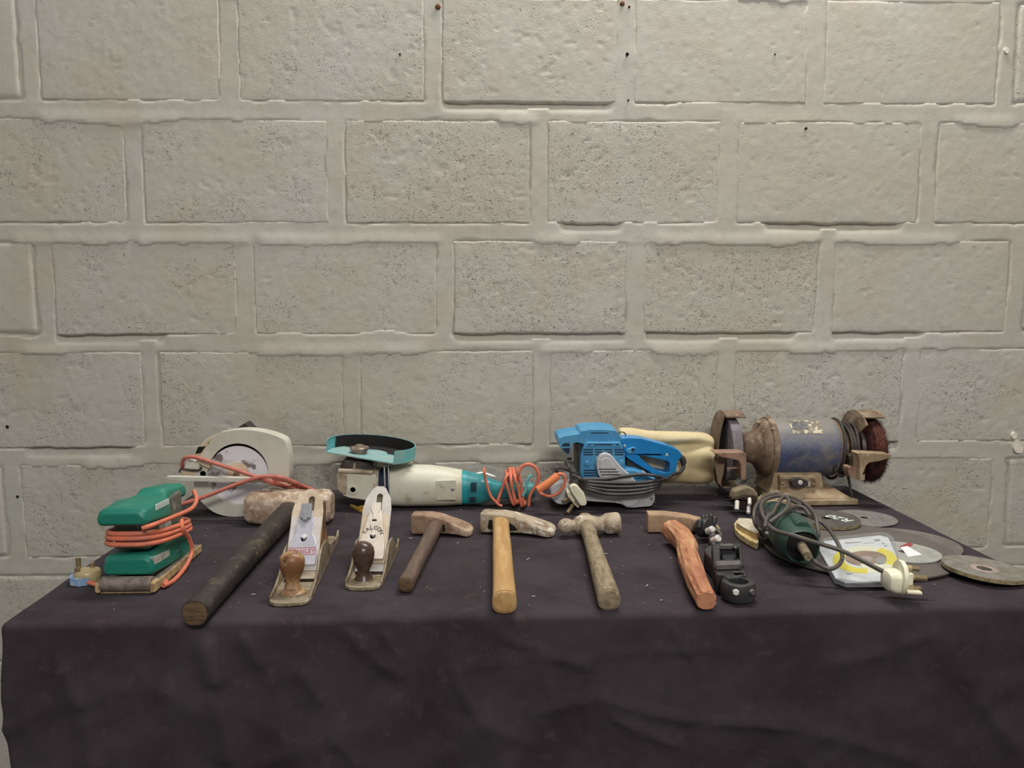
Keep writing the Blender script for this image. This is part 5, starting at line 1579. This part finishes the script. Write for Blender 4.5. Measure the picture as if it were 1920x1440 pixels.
# cord: turns round the right bell, a slack loop, down to the foot and along it to the plug
cords = []
for k, (zx, r) in enumerate(((1265, 0.0605), (1335, 0.0500), (1362, 0.0480), (1385, 0.0475), (1405, 0.0500), (1432, 0.0500))):
    pts = [(GX_(zx + 22 * math.sin(a * 1.0 + k)), YG - r * math.cos(a), gz0 - 0.004 + r * math.sin(a) * 1.02) for a in np.linspace(0, 2 * math.pi, 20, endpoint=False)]
    cords.append(tube(pts, 0.0028, 9, 3, True))
cords.append(tube(Wp(zg([(1240, 715, YG - 0.03), (1290, 690), (1300, 630), (1290, 690), (1310, 750), (1350, 772), (1390, 740), (1400, 680, YG - 0.04)]), YG - 0.052), 0.0028))
down = Wp(zg([(1395, 640, YG - 0.04), (1410, 740), (1430, 850), (1448, 960)]), YG - 0.058)
down += Tp([(1599, 936, 0.004), (1596, 943), (1575, 944), (1540, 942.5), (1500, 941.5), (1470, 941), (1440, 942), (1425, 945, 0.008), (1418, 944, 0.014)], 0.0032)
cords.append(tube(down, 0.0028, 9, 6))
t.part('cord', join(*cords), 'cord_black')
zq = z3(1320, 860, 12.0)
yq = -0.262
pb_ = t.part('plug', slab(zq([(640, 905), (760, 870), (960, 822), (1080, 832), (1215, 935), (1200, 1120), (1100, 1190), (900, 1170), (720, 1080), (640, 980)]), yq, yq + 0.026), 'plug_brown', bevel=0.004, seg=3)
t.part('dusty_top', slab(zq([(640, 905), (690, 740), (960, 640), (1130, 690), (1225, 800), (1225, 930), (1080, 835), (960, 822), (760, 870)]), yq + 0.004, yq + 0.030), 'plug_dust', under=pb_, bevel=0.003)
for x0, y0, x1, y1, r in ((745, 970, 735, 1150, 0.0042), (1025, 910, 1022, 1030, 0.0036), (1003, 1095, 998, 1230, 0.0036)):
    t.part('pin', tube([W(*zq([(x0, y0)])[0], yq + 0.004), W(*zq([(x0, y0)])[0], yq - 0.002), W(*zq([(x1, y1)])[0], yq - 0.012)], r, 14, 3, smooth=False), 'pin_steel', under=pb_)

# ================================================================== small green angle grinder tangled in its cord
zs2 = z3(1360, 890, 5.647)
P0, P1 = T(1450, 962, 0.042), T(1503, 1024, 0.041)
t = Thing('small_grinder', 'small dark green angle grinder tangled in its grey cord', 'angle grinder', ((P0 + P1) / 2).to_tuple()[:2] + (0,))
dv = (P1 - P0).normalized()
ug = dv.cross(Vector((0, 0, 1))).normalized()
vg = ug.cross(dv)
Lg = (P1 - P0).length
bd = t.part('body', loft([oval(P0 + dv * (Lg * s) - Vector((0, 0, dz)), ug, vg, r, r * 1.0, 32, 2.4) for s, r, dz in ((0.0, 0.014, 0), (0.02, 0.022, 0), (0.12, 0.0265, 0.002), (0.35, 0.0290, 0.003), (0.50, 0.0300, 0.002), (0.62, 0.0310, 0.0015), (0.80, 0.0305, 0.001), (0.94, 0.0275, 0.0), (1.0, 0.0245, 0))]), 'small_green')
t.part('end_rim', loft([oval(P1 + dv * s, ug, vg, r, r, 32, 2.4) for s, r in ((-0.010, 0.0258), (0.004, 0.0252), (0.006, 0.0240), (0.004, 0.0222), (-0.004, 0.0212))], caps=False), 'small_green', under=bd)
t.part('end_recess', loft([oval(P1 + dv * s, ug, vg, r, r, 32, 2.4) for s, r in ((0.0012, 0.0216), (0.0014, 0.0005))]), 'void_black', under=bd)
t.part('label_pad', loft([oval(P0 + dv * (Lg * s) + vg * 0.0190 - ug * 0.004, ug, vg, r, 0.0148, 20, 3) for s, r in ((0.66, 0.010), (0.67, 0.0125), (0.93, 0.0125), (0.94, 0.010))]), 'small_green', under=bd)
for k in range(3):
    c = P0 + dv * (Lg * 0.60) + vg * 0.0295 + ug * (-0.010 + 0.006 * k)
    t.part('vent', tube([c - dv * 0.010 - vg * 0.001, c + dv * 0.010 - vg * 0.0005], 0.0016, 6, 2), 'void_black', under=bd)
for zx, zy in ((945, 520), (432, 620), (450, 580)):
    p = T(*zs2([(zx, zy)])[0], 0.040)
    t.part('rivet', lathe([(0, 0.003), (0.004, 0.003), (0.005, 0)], p, (0.2, -0.8, 0.4), 10), 'cam_grey')
hc = T(1447, 984, 0.0380)
t.part('gear_head', loft([oval(hc + Vector((x, y, 0)), (0, 1, 0), (0, 0, 1), r, r * 0.95, 24, 3.0) for x, y, r in ((-0.016, 0.0, 0.012), (-0.014, 0.0, 0.024), (0.008, 0.004, 0.029), (0.030, 0.012, 0.029), (0.045, 0.02, 0.024))]), 'black_plastic')
b0, b1 = P1 - dv * 0.004, T(*zs2([(880, 872)])[0], 0.040)
t.part('cord_boot', tube([b0, b0.lerp(b1, 0.5), b1], lambda s: 0.0078 - 0.0018 * s, 14, 4), 'plug_dust')
ca_ = Tp(zs2([(872, 866, 0.040), (915, 890, 0.037), (980, 945, 0.034), (1060, 988, 0.034), (1140, 992, 0.034), (1210, 945, 0.036), (1240, 870, 0.038), (1215, 780, 0.041), (1160, 670, 0.046), (1080, 560, 0.050), (980, 480, 0.056), (860, 430, 0.062), (750, 395, 0.064)]), 0.03)
cb_ = Tp(zs2([(1770, 1062, 0.031), (1640, 1010, 0.038), (1450, 910, 0.044), (1230, 805, 0.052), (980, 725, 0.060), (720, 645, 0.068), (540, 595, 0.066), (450, 520, 0.064), (395, 420, 0.066), (378, 330, 0.070), (420, 270, 0.074), (520, 232, 0.074), (640, 228, 0.074), (760, 262, 0.074), (870, 330, 0.072), (950, 430, 0.068), (975, 540, 0.058), (985, 640, 0.046), (965, 690, 0.036)]), 0.06)
cc_ = Tp(zs2([(470, 505, 0.066), (560, 440, 0.074), (650, 360, 0.080), (672, 280, 0.080), (640, 238, 0.078), (590, 260, 0.076), (540, 340, 0.074), (500, 410, 0.072), (440, 460, 0.070), (420, 560, 0.062)]), 0.07)
cd_ = Tp(zs2([(940, 450, 0.060), (870, 350, 0.066), (760, 300, 0.070), (560, 205, 0.070), (430, 230, 0.066), (340, 310, 0.060), (305, 400, 0.052), (310, 500, 0.040), (350, 570, 0.030), (420, 600, 0.028)]), 0.06)
ce_ = Tp(zs2([(900, 440, 0.068), (840, 360, 0.074), (760, 335, 0.076), (690, 350, 0.076), (640, 400, 0.072), (600, 420, 0.070)]), 0.07)
t.part('cord', join(tube(ca_, 0.0031), tube(cb_, 0.0033), tube(cc_, 0.0033), tube(cd_, 0.0033), tube(ce_, 0.0036)), 'cord_taupe')
zp = z3(1510, 990, 8.348)
fc_ = T(*zp([(1490, 770)])[0], 0.0320)
pax = Vector((0.97, -0.10, -0.06)).normalized()
pg = t.part('plug', lathe([(-0.004, 0.010), (-0.0035, 0.0225), (-0.001, 0.0235), (0.002, 0.0230), (0.0025, 0.010)], fc_, pax, 36), 'plug_ivory')
t.part('plug_body', loft([oval(fc_ + pax * s + Vector((0, 0, -0.0055)), (0, 1, 0), (0, 0, 1), ry, rz, 24, 3) for s, ry, rz in ((-0.004, 0.0175, 0.0160), (-0.012, 0.0175, 0.0155), (-0.019, 0.0150, 0.0125), (-0.021, 0.011, 0.008))]), 'plug_ivory', under=pg)
t.part('plug_boss', box(fc_ + pax * 0.007, (0.013, 0.017, 0.017)), 'plug_ivory', under=pg, bevel=0.002)
for dy, dz, ln, r in ((0.0, 0.0135, 0.024, 0.0036), (-0.006, -0.0115, 0.024, 0.0036), (0.010, -0.002, 0.040, 0.0044)):
    a_ = fc_ + Vector((0, dy, dz))
    t.part('pin', tube([a_, a_ + pax * ln * 0.97, a_ + pax * ln], lambda s, r=r: r if s < 0.95 else r * 0.7, 14, 2, smooth=False), 'pin_brass', under=pg)
    t.part('pin_sleeve', tube([a_, a_ + pax * ln * 0.55], r * 1.12, 14, 2, smooth=False), 'plug_clear', under=pg)
t.part('plug_lip', loft([oval(fc_ + pax * s + Vector((0, -0.012, -0.0150)), (0, 1, 0), (0, 0, 1), 0.006, 0.0024, 16, 3) for s in (0.001, 0.012, 0.020)]), 'plug_ivory', under=pg)

# broken sanding block
zy = z3(1360, 890, 5.647)
t = Thing('sanding_block', 'broken piece of yellow foam sanding block behind the black clamp', 'sanding block', T(1400, 1012))
t.part('foam', plate(zy([(92, 540), (112, 506), (240, 480), (330, 530), (355, 640), (352, 735), (335, 750), (250, 712), (150, 648), (105, 598)]), 0.0008, 0.012, 0.008), 'sponge_side', bevel=0.0015)
t.part('foam_top', plate(zy([(116, 512), (136, 462), (280, 470), (335, 540), (352, 625), (335, 630), (290, 610), (190, 560)]), 0.0122, 0.0210), 'sponge_side', bevel=0.001)
t.part('paper_face', plate(zy([(120, 508), (138, 458), (276, 466), (330, 536), (348, 618), (332, 624), (290, 604), (190, 555)]), 0.0211, 0.0222), 'sponge_top', bevel=0.0003)


# ================================================================== loose discs
def flat_disc(name, label, c, r, h, hole, z, m, edge=None, tilt=None, hubm=None, hub_r=0.0, dish=0.0):
    fr = Matrix.Translation((c.x, c.y, z))
    if tilt:
        fr = fr @ Matrix.Rotation(tilt[0], 4, 'X') @ Matrix.Rotation(tilt[1], 4, 'Y')
    t = Thing(name, label, 'disc', (0, 0, 0), 0, 'loose cutting and grinding discs', frame=fr)
    if dish:
        prof = [(0, hub_r * 1.05), (0.0, r), (h, r), (h, hub_r * 1.35), (h - dish, hub_r * 0.95), (h - dish, hole), (-dish * 0.2, hole), (-dish * 0.2, hub_r * 0.9), (0, hub_r * 1.05)]
    else:
        prof = [(0, hole), (0, r), (h, r), (h, hole), (0, hole)]
    d = t.part('abrasive', lathe(prof, (0, 0, 0), (0, 0, 1), 72, caps=False), m, world=False, bevel=0.0003)
    if edge:
        t.part('worn_edge', ring_disc((0, 0, h * 0.06), (0, 0, 1), r - 0.0012, r + 0.0006, h * 0.86, 90), edge, world=False)
    if hubm:
        t.part('hub_ring', ring_disc((0, 0, (h - dish) if dish else h), (0, 0, 1), hole, hub_r if not dish else hub_r * 0.92, 0.0005, 40), hubm, world=False)
    return t


c20 = T(1545, 972, 0.013)
c20.x += 0.004
t = flat_disc('cutting_disc', 'dark cutting disc marked R20 in white beside the small grinder', c20, 0.0575, 0.0060, 0.0085, 0.0080, 'disc_dark', 'disc_edge', tilt=(R_(0.5), R_(-1)))
fx = frame3((T(1576, 973, 0.0106)), Vector((0.28, -0.96, 0)), Vector((0.96, 0.28, 0)))
wr = Matrix.Translation(Vector((T(1575, 972, 0.0150).x, T(1575, 972, 0.0150).y, 0.0150))) @ Matrix.Rotation(R_(122), 4, 'Z')
t.text('R20', 0.030, wr, 'white_print', name='lettering', shear=0.15, bold=0.0005)
c2 = T(1620, 969, 0.004)
flat_disc('cutting_disc', 'thin grey cutting disc lying alone behind the largest disc', c2, 0.0575, 0.0016, 0.0080, 0.0008, 'disc_thin', None, hubm='disc_hub', hub_r=0.0105)
cb = Vector((0.596, -0.486, 0))
cu_ = Vector((0.688, -0.452, 0))
flat_disc('cutting_disc', 'brownish disc peeping out from under the largest disc', cu_, 0.089, 0.0022, 0.011, 0.0008, 'disc_under')
flat_disc('cutting_disc', 'largest dark grey cutting disc under the clear disc pack', cb, 0.147, 0.0030, 0.0127, 0.0034, 'disc_brown')
cp_ = T(1694, 1036, 0.0072)
t = flat_disc('cutting_disc', 'small pale disc with white label and red stripe beside the pack', cp_, 0.0545, 0.0022, 0.008, 0.0068, 'disc_pale')
t.part('label', plate(zp([(1490, 300), (1600, 282), (1830, 415), (1610, 450)]), 0.0091, 0.0094), 'paper_white', smooth=False)
t.part('stripe', plate(zp([(1470, 292), (1600, 232), (1640, 228), (1690, 262), (1640, 290), (1590, 276), (1495, 296)]), 0.0091, 0.00935), 'red_paper', smooth=False)
cg = T(1845, 1065, 0.011)
flat_disc('grinding_disc', 'thick grinding disc with sunken centre at the right table edge', cg, 0.0560, 0.0062, 0.0105, 0.0060, 'disc_tan', 'disc_edge', tilt=(R_(0.5), R_(4.2)), hubm='disc_hub', hub_r=0.021, dish=0.0022)

# ================================================================== clear pack with a yellow faced disc
t = Thing('disc_pack', 'clear plastic blister pack with yellow ring printed card', 'disc pack', T(1620, 1050).to_tuple()[:2] + (0.0065,))
ZC = 0.0105
outl = zp([(190, 320), (305, 220), (1170, 130), (1300, 165), (1420, 440), (1430, 640), (1330, 790), (1270, 852), (620, 858), (470, 800)])
cdp = t.part('card', plate(outl, 0.0068, 0.0098, ZC), 'card_white', bevel=0.0008)


def px_ring(cx, cy_, rx, ry, kx, a0, a1, n=20):
    o = [(cx + rx * math.cos(R_(a0 + (a1 - a0) * i / n)), cy_ + ry * math.sin(R_(a0 + (a1 - a0) * i / n))) for i in range(n + 1)]
    q = [(cx + rx * kx * math.cos(R_(a0 + (a1 - a0) * i / n)), cy_ + ry * kx * math.sin(R_(a0 + (a1 - a0) * i / n))) for i in range(n, -1, -1)]
    return zp(o + q)


for a0, a1, m in ((-60, 25, 'yellow_card'), (25, 85, 'card_cream'), (85, 160, 'yellow_card'), (160, 215, 'yellow_card'), (215, 300, 'card_cream')):
    t.part('ring_print', plate(px_ring(930, 520, 505, 215, 0.64, a0, a1), 0.0098, 0.0103, 0.0103), m, under=cdp, smooth=False)
t.part('face_print', plate(zp(circ(945, 500, 325, 32, ry=118)), 0.0098, 0.0105, 0.0103), 'card_brown', under=cdp, smooth=False)
t.part('centre_print', plate(zp(circ(945, 510, 120, 24, ry=46)), 0.0105, 0.0108, 0.0108), 'disc_hub', under=cdp, smooth=False)
t.part('panel_print', plate(zp([(1085, 500), (1200, 470), (1275, 530), (1230, 590), (1110, 570)]), 0.0105, 0.0108, 0.0108), 'card_grey', under=cdp, smooth=False)
t.part('panel_print', plate(zp([(850, 590), (1120, 585), (1180, 640), (900, 660)]), 0.0098, 0.0109, 0.0108), 'card_cream', under=cdp, smooth=False)
for poly in ([(610, 256), (640, 248), (870, 238), (875, 248), (640, 268)], [(905, 262), (1070, 250), (1070, 256), (905, 268)], [(1075, 205), (1165, 195), (1175, 225), (1085, 235)], [(1190, 262), (1235, 256), (1245, 272), (1200, 278)], [(1230, 298), (1275, 292), (1285, 308), (1240, 314)], [(640, 735), (740, 730), (745, 745), (645, 750)]):
    t.part('printed_line', plate(zp(poly), 0.0098, 0.0101, 0.0101), 'card_grey', under=cdp, smooth=False)
shl = [(1510 + (x - 1510) * 1.0, y) for x, y in outl]
t.part('clear_shell', plate(zp([(165, 330), (295, 205), (1185, 112), (1295, 135), (1385, 200), (1450, 440), (1455, 650), (1350, 800), (1285, 862), (610, 868), (455, 812)]), 0.0066, 0.0190, 0.0150), 'shell_clear', bevel=0.003, label='clear plastic shell')

t.root.location.z += 0.0026   # rests on the two discs below it

# ================================================================== lint and wood dust on the cloth
rs = np.random.RandomState(11)
bits = []
for k in range(150):
    x, y = -0.58 + 1.3 * rs.rand(), -0.71 + 0.60 * rs.rand()
    ln, wd = 0.0008 + 0.0028 * rs.rand() ** 2, 0.0004 + 0.0006 * rs.rand()
    M = Matrix.Translation((x, y, 0.0010)) @ Matrix.Rotation(rs.rand() * 6.28, 4, 'Z')
    bits.append(xf(box((0, 0, 0), (ln, wd, 0.0006)), M))
for px, py, ln in ((770, 1009, 0.006), (1276, 973, 0.003), (1258, 1046, 0.004), (1213, 1098, 0.008), (1135, 1038, 0.007), (990, 1048, 0.010), (858, 1018, 0.005), (1000, 1118, 0.005), (475, 1114, 0.006), (730, 985, 0.003), (1343, 929, 0.003), (1240, 1125, 0.004)):
    p = T(px, py, 0.001)
    bits.append(xf(box((0, 0, 0), (ln, 0.0011, 0.0007)), Matrix.Translation((p.x, p.y, 0.0010)) @ Matrix.Rotation(rs.randn() * 0.5, 4, 'Z')))
li = make('lint', join(*bits), 'label_pale', smooth=False)
li['kind'] = 'stuff'
li['label'] = 'pale specks of lint and sawdust scattered on the cloth'
li['category'] = 'lint'
